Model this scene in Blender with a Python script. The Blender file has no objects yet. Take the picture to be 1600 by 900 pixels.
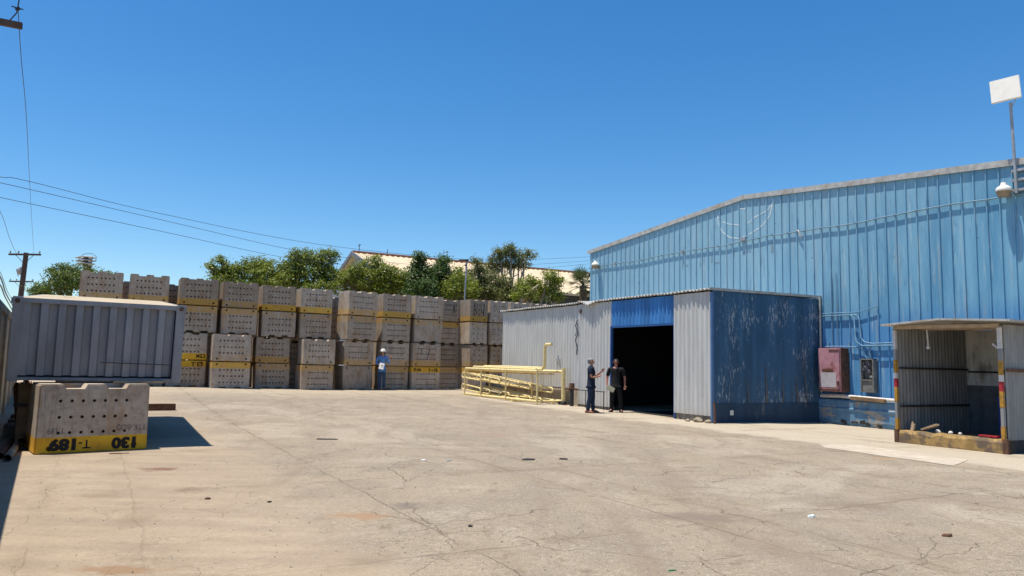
import bpy, bmesh, math, random
import numpy as np
from mathutils import Vector, Matrix, noise
S = bpy.context.scene
col = S.collection
R = math.radians
random.seed(7)

# ------------------------------------------------------------ camera, sky, sun, exposure
FPX, CAMH = 1155.0, 1.5
PITCH, ROLL = math.atan(116 / 1155), R(1.2)
F_ = Vector((0, math.cos(PITCH), math.sin(PITCH)))
U_ = Vector((0, -math.sin(PITCH), math.cos(PITCH)))
R_ = Vector((1, 0, 0))
CR = R_ * math.cos(ROLL) + U_ * math.sin(ROLL)
CU = U_ * math.cos(ROLL) - R_ * math.sin(ROLL)
cd = bpy.data.cameras.new('camera'); cam = bpy.data.objects.new('camera', cd); col.objects.link(cam)
cd.sensor_width = 36; cd.lens = 36 * FPX / 1600; cd.clip_end = 5000; cd.clip_start = .05
cam.matrix_world = Matrix.Translation((0, 0, CAMH)) @ Matrix((CR, CU, -F_)).transposed().to_4x4()
S.camera = cam
SUN = Vector((-.245, -.025, 1)).normalized()
W = bpy.data.worlds.new('World'); S.world = W; W.use_nodes = True
wn = W.node_tree; bg = wn.nodes['Background']
sky = wn.nodes.new('ShaderNodeTexSky'); sky.sky_type = 'NISHITA'; sky.sun_disc = False
sky.sun_elevation = math.asin(SUN.z); sky.sun_rotation = R(261)
sky.air_density = 1.0; sky.dust_density = .2; sky.ozone_density = 4.0; sky.altitude = 0
hs = wn.nodes.new('ShaderNodeHueSaturation'); hs.inputs['Saturation'].default_value = 1.31
hs.inputs['Hue'].default_value = .499
wn.links.new(sky.outputs[0], hs.inputs['Color']); wn.links.new(hs.outputs[0], bg.inputs['Color'])
bg.inputs['Strength'].default_value = .118
ld = bpy.data.lights.new('sun', 'SUN'); ld.energy = 5.0; ld.angle = R(.5); ld.color = (1, .94, .83)
sun = bpy.data.objects.new('sun', ld); col.objects.link(sun)
sun.rotation_euler = SUN.to_track_quat('Z', 'Y').to_euler()
S.view_settings.view_transform = 'Standard'; S.view_settings.look = 'None'
S.view_settings.exposure = .36; S.view_settings.gamma = 1
S.render.engine = 'CYCLES'

# ------------------------------------------------------------ site frame
_n = math.hypot(.875, .485)
A = Vector((.875 / _n, .485 / _n, 0)); B = Vector((-A.y, A.x, 0)); C0 = Vector((5.39, 19.9, 0))
HEAD = math.atan2(A.y, A.x)
def P(u, v, z=0): return C0 + A * u + B * v + Vector((0, 0, z))
def site(x, y):
    d = Vector((x, y, 0)) - C0; return d.dot(A), d.dot(B)
def ray(px, py): return CR * ((px - 800) / FPX) - CU * ((py - 450) / FPX) + F_
def at(px, py, Y):
    d = ray(px, py); return Vector((0, 0, CAMH)) + d * (Y / d.y)
def u_at(px, v):
    d = ray(px, 520); t = (v + C0.dot(B)) / d.dot(B); p = d * t
    return site(p.x, p.y)[0]
def ss(x, a, b):
    t = min(1, max(0, (x - a) / (b - a))); return t * t * (3 - 2 * t)
def gz(x, y):
    u, v = site(x, y)
    return .17 * ss(v, -1, 16) + .12 * ss(v, 6, 16) * ss(-u, 5, 13) - .08 * ss(u, 1, 4) * (1 - ss(v, -.5, 1.5))
def onground(px, py):
    p = Vector((0, 0, CAMH)); d = ray(px, py); t = CAMH / -d.z
    for _ in range(8):
        q = p + d * t; t = (gz(q.x, q.y) - CAMH) / d.z
    return p + d * t

# ------------------------------------------------------------ helpers
def tag(o, label=None, cat=None, group=None, kind=None):
    if label: o['label'] = label
    if cat: o['category'] = cat
    if group: o['group'] = group
    if kind: o['kind'] = kind
    return o
def empty(name, loc=(0, 0, 0), rz=0, **k):
    o = bpy.data.objects.new(name, None); col.objects.link(o); o.location = loc; o.rotation_euler.z = rz
    o.empty_display_size = .2
    return tag(o, **k)
def link(name, me, mat=None, parent=None, **k):
    o = bpy.data.objects.new(name, me); col.objects.link(o)
    if mat and not me.materials: me.materials.append(mat)
    if parent: o.parent = parent
    return tag(o, **k)
class MB:
    """collects shapes, becomes ONE mesh"""
    def __init__(s): s.v = []; s.f = []; s.sm = []
    def add(s, vs, fs, smooth=False):
        n = len(s.v); s.v += [tuple(v) for v in vs]; s.f += [tuple(i + n for i in f) for f in fs]; s.sm += [smooth] * len(fs); return s
    def box(s, c, d, M=None):
        c = Vector(c); hx, hy, hz = d[0] / 2, d[1] / 2, d[2] / 2
        vs = [Vector((x * hx, y * hy, z * hz)) for z in (-1, 1) for y in (-1, 1) for x in (-1, 1)]
        if M: vs = [M @ v for v in vs]
        return s.add([c + v for v in vs], [(0, 2, 3, 1), (4, 5, 7, 6), (0, 1, 5, 4), (2, 6, 7, 3), (0, 4, 6, 2), (1, 3, 7, 5)])
    def span(s, p, q): return s.box([(p[i] + q[i]) / 2 for i in range(3)], [abs(q[i] - p[i]) for i in range(3)])
    def beam(s, p, q, w, h):
        p, q = Vector(p), Vector(q); d = (q - p); L = d.length; d.normalize()
        up = Vector((0, 0, 1)) if abs(d.z) < .95 else Vector((0, 1, 0))
        x = d.cross(up).normalized(); y = x.cross(d)
        vs = [p + d * (L * k) + x * (i * w / 2) + y * (j * h / 2) for k in (0, 1) for i, j in ((-1, -1), (1, -1), (1, 1), (-1, 1))]
        return s.add(vs, [(0, 1, 2, 3), (7, 6, 5, 4), (0, 4, 5, 1), (1, 5, 6, 2), (2, 6, 7, 3), (3, 7, 4, 0)])
    def tube(s, pts, r, n=8, caps=True):
        pts = [Vector(p) for p in pts]; rs = r if isinstance(r, (list, tuple)) else [r] * len(pts)
        vs = []; fs = []; prev = None
        for i, p in enumerate(pts):
            d = (pts[min(i + 1, len(pts) - 1)] - pts[max(i - 1, 0)]).normalized()
            if prev is None:
                up = Vector((0, 0, 1)) if abs(d.z) < .9 else Vector((1, 0, 0)); x = d.cross(up).normalized()
            else: x = (prev - d * prev.dot(d)).normalized()
            prev = x; y = d.cross(x)
            for k in range(n):
                t = 2 * math.pi * k / n; vs.append(p + (x * math.cos(t) + y * math.sin(t)) * rs[i])
        for i in range(len(pts) - 1):
            for k in range(n):
                a = i * n + k; b = i * n + (k + 1) % n; fs.append((a, b, b + n, a + n))
        s.add(vs, fs, True)
        if caps:
            L = len(pts) - 1
            s.add(vs[:n], [tuple(range(n - 1, -1, -1))]); s.add(vs[L * n:], [tuple(range(n))])
        return s
    def ball(s, c, r, nu=12, nv=8, z0=-1):
        c = Vector(c); r = r if isinstance(r, (tuple, list)) else (r, r, r); vs = []; fs = []
        t0 = math.asin(max(-1, z0))
        for j in range(nv + 1):
            t = t0 + (math.pi / 2 - t0) * j / nv
            for i in range(nu):
                a = 2 * math.pi * i / nu; vs.append(c + Vector((r[0] * math.cos(t) * math.cos(a), r[1] * math.cos(t) * math.sin(a), r[2] * math.sin(t))))
        for j in range(nv):
            for i in range(nu): a = j * nu + i; b = j * nu + (i + 1) % nu; fs.append((a, b, b + nu, a + nu))
        fs.append(tuple(range(nu - 1, -1, -1)))
        return s.add(vs, fs, True)
    def build(s, name, mat, parent=None, bevel=0, **k):
        me = bpy.data.meshes.new(name); me.from_pydata(s.v, [], s.f); me.update()
        me.polygons.foreach_set('use_smooth', s.sm)
        if bevel:
            bm = bmesh.new(); bm.from_mesh(me); bmesh.ops.remove_doubles(bm, verts=bm.verts, dist=1e-5)
            es = [e for e in bm.edges if len(e.link_faces) == 2 and e.calc_face_angle(0) > .6]
            bmesh.ops.bevel(bm, geom=es, offset=bevel, segments=2, affect='EDGES', clamp_overlap=True)
            bm.to_mesh(me); bm.free()
        return link(name, me, mat, parent, **k)
def local(e):  # site-frame empty: children built in (u,v,z)
    e.rotation_euler.z = HEAD; e.location = C0; return e
def sheet(name, mat, parent, o, d, nrm, L, zb, zt, pitch, depth, kind='sine', thick=.008, lean=None, holes=None, segs=1):
    """ribbed metal sheet; o origin, d run, nrm outward; zt may be a function of run"""
    o, d, nrm = Vector(o), Vector(d).normalized(), Vector(nrm).normalized()
    if kind == 'sine':
        n = max(2, int(round(L / pitch))) * 6
        xs = [L * i / n for i in range(n + 1)]; hs_ = [depth * (.5 + .5 * math.sin(2 * math.pi * x / pitch)) for x in xs]
    else:
        xs = [0]; hs_ = [0]; k = pitch * .5
        while k < L - .03:
            w = .02
            for dx, h in ((-w, 0), (-w * .6, 1), (w * .6, 1), (w, 0)): xs.append(k + dx); hs_.append(h * depth)
            k += pitch
        xs.append(L); hs_.append(0)
    ztf = zt if callable(zt) else (lambda x: zt); zbf = zb if callable(zb) else (lambda x: zb)
    vs = []; n = len(xs)
    for off in (0, -thick):
        for k in range(segs + 1):
            for x, h in zip(xs, hs_):
                z0, z1 = zbf(x), ztf(x); z = z0 + (z1 - z0) * k / segs
                p = o + d * x + nrm * (h + off); p.z = o.z + z; vs.append(p)
    fs = []; m = n * (segs + 1)
    for k in range(segs):
        for i in range(n - 1):
            a = k * n + i; fs.append((a, a + 1, a + 1 + n, a + n)); fs.append((m + a, m + a + n, m + a + 1 + n, m + a + 1))
    T = segs * n
    for i in range(n - 1):
        fs.append((i, m + i, m + i + 1, i + 1)); fs.append((T + i, T + i + 1, m + T + i + 1, m + T + i))
    for k in range(segs):
        a = k * n; fs.append((a, a + n, m + a + n, m + a)); a = k * n + n - 1; fs.append((a, m + a, m + a + n, a + n))
    b = MB().add(vs, fs)
    me = bpy.data.meshes.new(name); me.from_pydata(b.v, [], b.f); me.update()
    bm = bmesh.new(); bm.from_mesh(me); bmesh.ops.recalc_face_normals(bm, faces=bm.faces); bm.to_mesh(me); bm.free()
    return link(name, me, mat, parent)
def eval_mesh(o):
    dg = bpy.context.evaluated_depsgraph_get(); dg.update()
    me = bpy.data.meshes.new_from_object(o.evaluated_get(dg)); return me
def text(name, s, size, mat, parent, loc, rot, bold=.02, sx=1, extr=.002, label=None, shear=0):
    cu = bpy.data.curves.new(name, 'FONT'); cu.body = s; cu.size = size; cu.extrude = extr; cu.offset = bold; cu.shear = shear
    cu.resolution_u = 3
    o = bpy.data.objects.new(name, cu); col.objects.link(o)
    bpy.context.view_layer.update()
    me = eval_mesh(o); bpy.data.objects.remove(o); me.materials.clear()
    t = link(name, me, mat, parent); t.location = loc; t.rotation_euler = rot; t.scale = (sx, 1, 1)
    if label: t['label'] = label
    return t

# ------------------------------------------------------------ materials
class NT:
    def __init__(s, name):
        s.m = bpy.data.materials.new(name); s.m.use_nodes = True; s.t = s.m.node_tree; s.b = s.t.nodes['Principled BSDF']
        s.b.inputs['Specular IOR Level'].default_value = .3
    def n(s, ty, **k):
        nd = s.t.nodes.new('ShaderNode' + ty)
        for a, v in k.items():
            if a in nd.bl_rna.properties.keys(): setattr(nd, a, v)
            else: s.set(nd.inputs[a.replace('_', ' ')], v)
        return nd
    def set(s, inp, v):
        if isinstance(v, bpy.types.NodeSocket): s.t.links.new(v, inp)
        else: inp.default_value = v
    def math(s, op, a, b=0, c=None, clamp=False):
        nd = s.t.nodes.new('ShaderNodeMath'); nd.operation = op; nd.use_clamp = clamp; s.set(nd.inputs[0], a); s.set(nd.inputs[1], b)
        if c is not None: s.set(nd.inputs[2], c)
        return nd.outputs[0]
    def mix(s, f, a, b, mode='MIX'):
        nd = s.t.nodes.new('ShaderNodeMix'); nd.data_type = 'RGBA'; nd.blend_type = mode; nd.clamp_factor = True
        s.set(nd.inputs[0], f)
        for i, v in ((6, a), (7, b)): s.set(nd.inputs[i], v if isinstance(v, bpy.types.NodeSocket) else (*v, 1))
        return nd.outputs[2]
    def coord(s, which='Object', scale=(1, 1, 1), rot=(0, 0, 0), loc=(0, 0, 0)):
        tc = s.t.nodes.new('ShaderNodeTexCoord'); mp = s.t.nodes.new('ShaderNodeMapping')
        mp.inputs['Scale'].default_value = scale; mp.inputs['Rotation'].default_value = rot; mp.inputs['Location'].default_value = loc
        s.t.links.new(tc.outputs[which], mp.inputs[0]); return mp.outputs[0]
    def noise(s, co, scale, detail=4, rough=.6, dist=0, w=None):
        nd = s.t.nodes.new('ShaderNodeTexNoise'); s.set(nd.inputs['Vector'], co)
        nd.inputs['Scale'].default_value = scale; nd.inputs['Detail'].default_value = detail
        nd.inputs['Roughness'].default_value = rough; nd.inputs['Distortion'].default_value = dist
        if w is not None: nd.noise_dimensions = '4D'; s.set(nd.inputs['W'], w)
        return nd.outputs['Fac']
    def ramp(s, f, a, b):  # linear step
        nd = s.t.nodes.new('ShaderNodeMapRange'); s.set(nd.inputs[0], f); nd.inputs[1].default_value = a; nd.inputs[2].default_value = b; nd.interpolation_type = 'SMOOTHSTEP'
        return nd.outputs[0]
    def sep(s, co):
        nd = s.t.nodes.new('ShaderNodeSeparateXYZ'); s.set(nd.inputs[0], co); return nd.outputs
    def fin(s, colr, rough=.8, bump=None, bs=.3, bd=.01, metal=0):
        s.set(s.b.inputs['Base Color'], colr if isinstance(colr, bpy.types.NodeSocket) else (*colr, 1)); s.set(s.b.inputs['Roughness'], rough)
        s.b.inputs['Metallic'].default_value = metal
        if bump is not None:
            bn = s.t.nodes.new('ShaderNodeBump'); bn.inputs['Strength'].default_value = bs; bn.inputs['Distance'].default_value = bd
            s.set(bn.inputs['Height'], bump); s.t.links.new(bn.outputs[0], s.b.inputs['Normal'])
        return s.m
def plain(name, c, rough=.7, var=.25, sc=6, metal=0, dirt=None, streak=1, dirtamt=.5):
    m = NT(name); co = m.coord(scale=(1, 1, streak)); nz = m.noise(co, sc, 5)
    c2 = tuple(x * (1 - var) for x in c); r = m.mix(m.ramp(nz, .3, .7), c, c2)
    if dirt:
        n2 = m.noise(co, sc * .6, 8, .7, w=3.0); r = m.mix(m.ramp(n2, dirtamt, dirtamt + .12), r, dirt)
    return m.fin(r, rough, nz, .2, .005, metal)
M = {}
def ground_mat():
    m = NT('yard_surface'); co = m.coord('Object'); sc = m.coord('Object', rot=(0, 0, -HEAD))
    big = m.noise(co, .12, 5, .6); mid = m.noise(co, .9, 6, .65, .4); fine = m.noise(co, 26, 4, .7); spk = m.noise(co, 95, 2, .8)
    c = m.mix(m.ramp(big, .35, .65), (.31, .242, .160), (.255, .20, .138))
    c = m.mix(m.math('MULTIPLY', m.ramp(mid, .44, .62), .6), c, (.20, .16, .118))
    c = m.mix(m.math('MULTIPLY', m.ramp(m.noise(co, .33, 6, .7, 1.2, w=2.), .5, .60), .5), c, (.42, .35, .26))
    c = m.mix(m.math('MULTIPLY', m.ramp(fine, .45, .66), .62), c, (.135, .108, .08))
    c = m.mix(m.math('MULTIPLY', m.ramp(m.noise(co, 9, 6, .78, w=11.), .50, .64), .5), c, (.16, .125, .09))
    c = m.mix(m.math('MULTIPLY', m.ramp(m.noise(co, 14, 5, .8, w=21.), .54, .64), .55), c, (.46, .40, .32))
    c = m.mix(m.math('MULTIPLY', m.ramp(spk, .52, .62), .7), c, (.52, .46, .38))
    c = m.mix(m.math('MULTIPLY', m.ramp(m.noise(co, 3.2, 9, .8, 1., w=31.), .54, .64), .7), c, (.17, .12, .08))
    c = m.mix(m.math('MULTIPLY', m.ramp(m.noise(co, 70, 2, .8, w=5.), .60, .68), .7), c, (.11, .09, .075))
    # smears drawn along the lane
    sm = m.noise(m.coord('Object', rot=(0, 0, -HEAD - .15), scale=(1.2, .16, 1)), 1.0, 7, .7, .5)
    c = m.mix(m.math('MULTIPLY', m.ramp(sm, .52, .68), .6), c, (.22, .165, .12))
    sm2 = m.noise(m.coord('Object', rot=(0, 0, .25), scale=(.18, 1.1, 1)), 1.0, 7, .7, .5)
    c = m.mix(m.math('MULTIPLY', m.ramp(sm2, .54, .68), .6), c, (.24, .185, .14))
    # asphalt-grey middle
    s = m.sep(sc); uu = m.math('SUBTRACT', s[0], C0.dot(A)); vv = m.math('SUBTRACT', s[1], C0.dot(B))
    wob = m.math('MULTIPLY', m.math('SUBTRACT', m.noise(co, .8, 5), .5), 2.2)
    apron = m.ramp(m.math('ADD', uu, wob), -1.9, -1.3)
    apron = m.math('MULTIPLY', apron, m.ramp(vv, 15, 9))
    c = m.mix(m.math('MULTIPLY', apron, .75), c, (.46, .39, .295))
    left = m.ramp(m.math('ADD', uu, wob), -11.8, -13.0)
    c = m.mix(m.math('MULTIPLY', left, .55), c, m.mix(m.ramp(m.noise(m.coord('Object', scale=(.5, 3, 1)), 1.2, 6), .35, .65), (.40, .305, .21), (.31, .235, .165)))
    back = m.ramp(m.math('ADD', vv, wob), 10, 15)
    c = m.mix(m.math('MULTIPLY', back, .6), c, (.43, .35, .25))
    # cracks
    dn = m.n('TexNoise', Scale=1.3, Detail=6.0); m.set(dn.inputs['Vector'], co)
    vadd = m.t.nodes.new('ShaderNodeVectorMath'); vadd.operation = 'MULTIPLY_ADD'; m.set(vadd.inputs[0], dn.outputs['Color']); vadd.inputs[1].default_value = (.9, .9, 0); m.set(vadd.inputs[2], co)
    crack = None
    for sc_, w_, th in ((.42, .0016, .40), (1.1, .0026, .46), (2.6, .0045, .52)):
        vo = m.n('TexVoronoi', feature='DISTANCE_TO_EDGE', Scale=sc_); m.set(vo.inputs['Vector'], vadd.outputs[0])
        k = m.math('MULTIPLY', m.ramp(vo.outputs['Distance'], w_ * 1.6, w_ * .3), m.ramp(m.noise(co, .5, 3, w=sc_ * 9), th + .06, th + .16))
        crack = k if crack is None else m.math('MAXIMUM', crack, k)
    # saw-cut joints of the slabs
    wu = m.math('MULTIPLY', m.math('SUBTRACT', m.noise(co, 1.5, 5), .5), .22)
    for a_, per in ((uu, 3.1), (vv, 3.7), (m.math('ADD', uu, .9), 4.7)):
        fr = m.math('ABSOLUTE', m.math('SUBTRACT', m.math('FRACT', m.math('DIVIDE', m.math('ADD', m.math('ADD', a_, wu), 100), per)), .5))
        j = m.math('MULTIPLY', m.ramp(fr, .0035, .0012), m.ramp(m.noise(co, .7, 4, w=per), .36, .52))
        crack = m.math('MAXIMUM', crack, m.math('MULTIPLY', j, .7))
        sd_ = m.math('MULTIPLY', m.ramp(fr, .085, .0), m.ramp(m.noise(co, 1.1, 7, .75, w=per + 4), .46, .62)); c = m.mix(m.math('MULTIPLY', sd_, .5), c, (.20, .15, .10))
    crack = m.math('MULTIPLY', crack, m.math('SUBTRACT', 1.0, m.math('MULTIPLY', left, .65)))
    c = m.mix(m.math('MULTIPLY', crack, .6), c, (.13, .09, .06))
    # rust and oil patches
    pos = m.n('NewGeometry').outputs['Position']
    for (x, y, r, cc, ax) in RUST:
        vm = m.t.nodes.new('ShaderNodeVectorMath'); vm.operation = 'SUBTRACT'; m.set(vm.inputs[0], pos); vm.inputs[1].default_value = (x, y, 0)
        vs_ = m.t.nodes.new('ShaderNodeVectorMath'); vs_.operation = 'MULTIPLY'; m.set(vs_.inputs[0], vm.outputs[0]); vs_.inputs[1].default_value = (1, ax, 0)
        ln = m.t.nodes.new('ShaderNodeVectorMath'); ln.operation = 'LENGTH'; m.set(ln.inputs[0], vs_.outputs[0])
        d = m.math('ADD', ln.outputs['Value'], m.math('MULTIPLY', m.math('SUBTRACT', m.noise(co, 5, 6, .75), .5), r * 2.6))
        c = m.mix(m.math('MULTIPLY', m.ramp(d, r, r * .35), .75), c, cc)
    h = m.math('SUBTRACT', m.math('ADD', m.math('MULTIPLY', fine, .5), m.math('MULTIPLY', spk, .3)), m.math('MULTIPLY', crack, 1.2))
    h = m.math('ADD', h, m.math('MULTIPLY', mid, 1.2))
    return m.fin(c, .93, h, .8, .018)
g1 = onground(248, 733)
_g = lambda px, py: (onground(px, py).x, onground(px, py).y)
RUST = [(*_g(248, 733), .30, (.16, .07, .045), 1.2), (*_g(180, 890), .42, (.25, .15, .08), 3), (*_g(565, 806), .35, (.30, .18, .10), 1.5), (*_g(770, 679), .5, (.28, .20, .15), 1),
        (*_g(1330, 790), .6, (.20, .15, .11), 2), (*_g(1090, 808), .6, (.19, .145, .11), 2), (*_g(1385, 717), .35, (.35, .23, .12), 2), (*_g(640, 790), .25, (.17, .14, .11), 1), (*_g(300, 765), .2, (.2, .13, .09), 1)]
M['ground'] = ground_mat()
def concrete_box_mat():
    m = NT('pierced_concrete'); co = m.coord('Object'); oi = m.n('ObjectInfo'); rnd = oi.outputs['Random']
    oc = m.t.nodes.new('ShaderNodeSeparateColor'); m.t.links.new(oi.outputs['Color'], oc.inputs[0])
    w = m.math('MULTIPLY', rnd, 40)
    n1 = m.noise(co, 2.2, 6, .65, .4, w=w); n2 = m.noise(co, 9, 7, .7, w=w); n3 = m.noise(co, 60, 3, .7)
    c = m.mix(m.ramp(n1, .3, .7), (.37, .30, .235), (.49, .43, .36))
    c = m.mix(m.math('MULTIPLY', m.ramp(n2, .45, .7), .55), c, (.17, .12, .085))
    c = m.mix(m.math('MULTIPLY', m.ramp(m.noise(co, 3.1, 8, .75, w=m.math('ADD', w, 7)), .57, .66), .5), c, (.50, .47, .43))
    st = m.noise(m.coord('Object', scale=(5, 5, .5)), 1.6, 6, .7, w=w)
    c = m.mix(m.math('MULTIPLY', m.ramp(st, .5, .68), .55), c, (.15, .12, .10))
    st2 = m.noise(m.coord('Object', scale=(3, 3, .8)), 1.1, 5, .7, w=m.math('ADD', w, 3))
    c = m.mix(m.math('MULTIPLY', m.ramp(st2, .50, .64), .55), c, (.33, .19, .09))
    c = m.mix(m.math('MULTIPLY', m.ramp(n3, .5, .75), .3), c, (.16, .13, .11))
    z = m.sep(co)[2]
    c = m.mix(m.math('MULTIPLY', m.ramp(n1, .5, .75), .35), c, (.40, .28, .17))
    band = m.ramp(m.math('ADD', z, m.math('MULTIPLY', m.math('SUBTRACT', n2, .5), .02)), .795, .803)
    wear = m.ramp(m.math('ADD', m.math('MULTIPLY', m.math('SUBTRACT', m.noise(co, 4.5, 9, .75, w=w), .5), 1.6), oc.outputs[0]), .36, .56)
    yel = m.mix(m.ramp(n1, .35, .65), (.66, .42, .025), (.58, .30, .03))
    yel = m.mix(oc.outputs[1], (.50, .29, .09), yel)
    yel = m.mix(m.math('MULTIPLY', m.ramp(n2, .5, .7), .5), yel, (.22, .14, .05))
    c = m.mix(m.math('MULTIPLY', m.math('MULTIPLY', band, wear), m.math('MULTIPLY', oc.outputs[0], 1.0, clamp=True)), c, yel)
    c = m.mix(1.0, c, m.mix(rnd, (.72, .68, .63), (1.14, 1.12, 1.10)), 'MULTIPLY')
    return m.fin(c, .9, m.math('ADD', n2, m.math('MULTIPLY', n3, .5)), .5, .012)
M['boxc'] = concrete_box_mat()
def blue_wall():
    m = NT('chalky_blue_paint'); co = m.coord('Object')
    n1 = m.noise(m.coord(scale=(1, 1.4, .22)), 1.1, 6, .65); n2 = m.noise(m.coord(scale=(3, 9, .5)), 1.2, 7, .7); n3 = m.noise(co, 8, 6, .7)
    c = m.mix(m.ramp(n1, .35, .65), (.10, .28, .44), (.18, .39, .54))
    s = m.sep(co)
    # sun-bleached upper left, fresher coat low on the right
    f = m.ramp(m.math('ADD', m.math('ADD', m.math('MULTIPLY', s[1], .18), m.math('MULTIPLY', s[2], .25)), m.math('MULTIPLY', n2, 1.2)), .7, 2.6)
    c = m.mix(m.math('MULTIPLY', f, .65), c, (.28, .45, .54))
    c = m.mix(m.ramp(s[2], 3.4, 2.6), c, (.085, .26, .49))
    c = m.mix(m.math('MULTIPLY', m.ramp(n2, .54, .68), .6), c, (.40, .51, .54))
    c = m.mix(m.math('MULTIPLY', m.ramp(m.noise(m.coord(scale=(3, 14, .9)), 1, 6, .7, w=4.), .55, .66), .65), c, (.055, .14, .24))
    c = m.mix(m.math('MULTIPLY', m.ramp(m.noise(m.coord(scale=(2, 9, .35)), 1, 6, .7, w=8.), .57, .67), .5), c, (.38, .39, .35))
    vo = m.n('TexVoronoi', Scale=2.2); m.set(vo.inputs['Vector'], m.coord(scale=(1, 1, .7)))
    c = m.mix(m.math('MULTIPLY', m.ramp(m.math('ADD', vo.outputs['Distance'], m.math('MULTIPLY', n3, .12)), .12, .07), .8), c, (.05, .09, .14))
    c = m.mix(m.math('MULTIPLY', m.ramp(n3, .62, .72), .4), c, (.20, .30, .36))
    return m.fin(c, .55, n3, .15, .01)
M['bluewall'] = blue_wall()
def annex_white():
    m = NT('dull_white_sheet'); co = m.coord('Object'); n2 = m.noise(m.coord(scale=(3, 6, .35)), 1.5, 7, .7); n3 = m.noise(co, 12, 6, .7)
    c = m.mix(m.ramp(n2, .35, .65), (.47, .46, .43), (.58, .57, .545))
    c = m.mix(m.math('MULTIPLY', m.ramp(n3, .55, .7), .35), c, (.30, .31, .32))
    c = m.mix(m.math('MULTIPLY', m.ramp(m.noise(m.coord(scale=(3, 16, .5)), 1, 7, .75, w=2.), .62, .70), .8), c, (.13, .14, .16))
    s = m.sep(co)
    c = m.mix(m.math('MULTIPLY', m.ramp(m.math('ADD', s[2], m.math('MULTIPLY', n2, .5)), .75, .25), .5), c, (.40, .36, .29))
    c = m.mix(m.math('MULTIPLY', m.ramp(m.noise(m.coord(scale=(1, 5, .6)), 1.3, 7, .75, w=5.), .60, .72), .5), c, (.62, .62, .60))
    return m.fin(c, .6, n3, .15, .008)
M['annexw'] = annex_white()
def peel_blue(name, base, peel, amt, sc=(6, 6, .8)):
    m = NT(name); co = m.coord('Object'); n1 = m.noise(m.coord(scale=sc), 1.6, 9, .75, .3); nb = m.noise(co, .9, 4); n3 = m.noise(co, 9, 6)
    c = m.mix(m.ramp(m.noise(m.coord(scale=(2, 2, .3)), 1.2, 5), .35, .65), base, tuple(x * .68 for x in base))
    c = m.mix(m.math('MULTIPLY', m.ramp(n3, .55, .7), .3), c, tuple(x * .5 for x in base))
    k = m.ramp(m.math('ADD', n1, m.math('MULTIPLY', m.math('SUBTRACT', nb, .5), .55)), amt, amt + .035)
    k = m.math('MULTIPLY', k, m.ramp(m.noise(co, 22, 5, .8), .36, .5))
    c = m.mix(m.math('MULTIPLY', k, .85), c, peel)
    return m.fin(c, .6, m.math('SUBTRACT', n3, k), .25, .008)
M['annexb'] = peel_blue('peeling_dark_blue', (.045, .12, .215), (.44, .47, .48), .59, (14, 14, 3.0))
M['annexb2'] = peel_blue('lintel_blue', (.06, .235, .56), (.42, .46, .5), .66)
M['skirt'] = peel_blue('skirt_blue', (.026, .066, .12), (.14, .15, .16), .62)
M['dock'] = peel_blue('worn_dock_blue', (.13, .27, .43), (.42, .35, .25), .53, (1.2, 1.2, 3))
M['galv'] = plain('galvanised', (.42, .43, .44), .45, .3, 8, .3)
M['white_trim'] = plain('white_trim', (.50, .49, .46), .5, .3, 6, dirt=(.35, .3, .24))
M['roofsheet'] = plain('roof_sheet', (.42, .40, .37), .6, .35, 3, dirt=(.28, .2, .14))
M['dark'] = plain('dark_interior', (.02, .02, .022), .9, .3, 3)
M['rust'] = plain('rusty_steel', (.17, .085, .05), .85, .5, 10, dirt=(.08, .05, .04))
M['liner'] = plain('torn_grey_liner', (.13, .135, .14), .8, .3, 5)
M['darksteel'] = plain('dark_steel', (.05, .045, .045), .7, .4, 8)
M['cont'] = plain('grey_blue_container_paint', (.295, .295, .31), .5, .3, 2.5, dirt=(.19, .185, .18), streak=.3, dirtamt=.54)
M['controof'] = plain('dusty_container_roof', (.50, .40, .27), .85, .25, 2.0)
M['yellowpipe'] = plain('cream_yellow_pipe_paint', (.80, .64, .30), .5, .22, 8, dirt=(.45, .30, .13), dirtamt=.62)
M['yellowrust'] = plain('rusty_yellow_rod', (.42, .26, .08), .7, .4, 9)
M['timber'] = plain('weathered_timber', (.28, .18, .10), .85, .4, 5, streak=1)
M['paletimber'] = plain('pale_timber', (.46, .34, .22), .8, .3, 7)
M['curb'] = plain('tan_curb_concrete', (.42, .34, .24), .9, .3, 4, dirt=(.22, .17, .12))
M['foot'] = plain('grey_footing', (.30, .27, .22), .9, .4, 5, dirt=(.14, .11, .09))
M['kcurb'] = plain('chipped_yellow_curb', (.42, .27, .10), .85, .4, 5, dirt=(.14, .10, .07), dirtamt=.47)
M['kwall'] = plain('weathered_zinc_sheet', (.30, .295, .285), .55, .35, 3, dirt=(.20, .15, .11), streak=.3, dirtamt=.6)
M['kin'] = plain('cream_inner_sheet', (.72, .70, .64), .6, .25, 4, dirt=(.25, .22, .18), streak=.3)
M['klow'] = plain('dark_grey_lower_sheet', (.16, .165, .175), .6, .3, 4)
M['orange'] = plain('orange_paint', (.52, .27, .04), .6, .4, 12, dirt=(.3, .2, .12), dirtamt=.52)
M['redp'] = plain('red_paint', (.42, .03, .04), .6, .3, 12)
M['whitep'] = plain('off_white_paint', (.66, .62, .58), .6, .25, 12)
M['white'] = plain('white_plastic', (.80, .76, .68), .4, .08, 6)
M['bluep'] = plain('blue_paint', (.03, .07, .32), .5, .2, 9)
M['pink'] = plain('faded_red_cabinet_paint', (.52, .26, .30), .6, .3, 3, dirt=(.24, .08, .05), dirtamt=.52)
M['bleach'] = plain('bleached_paint', (.50, .46, .48), .7, .2, 8, dirt=(.42, .22, .22), dirtamt=.6)
M['black'] = plain('black_stencil_paint', (.022, .02, .02), .8, .3, 20)
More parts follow.
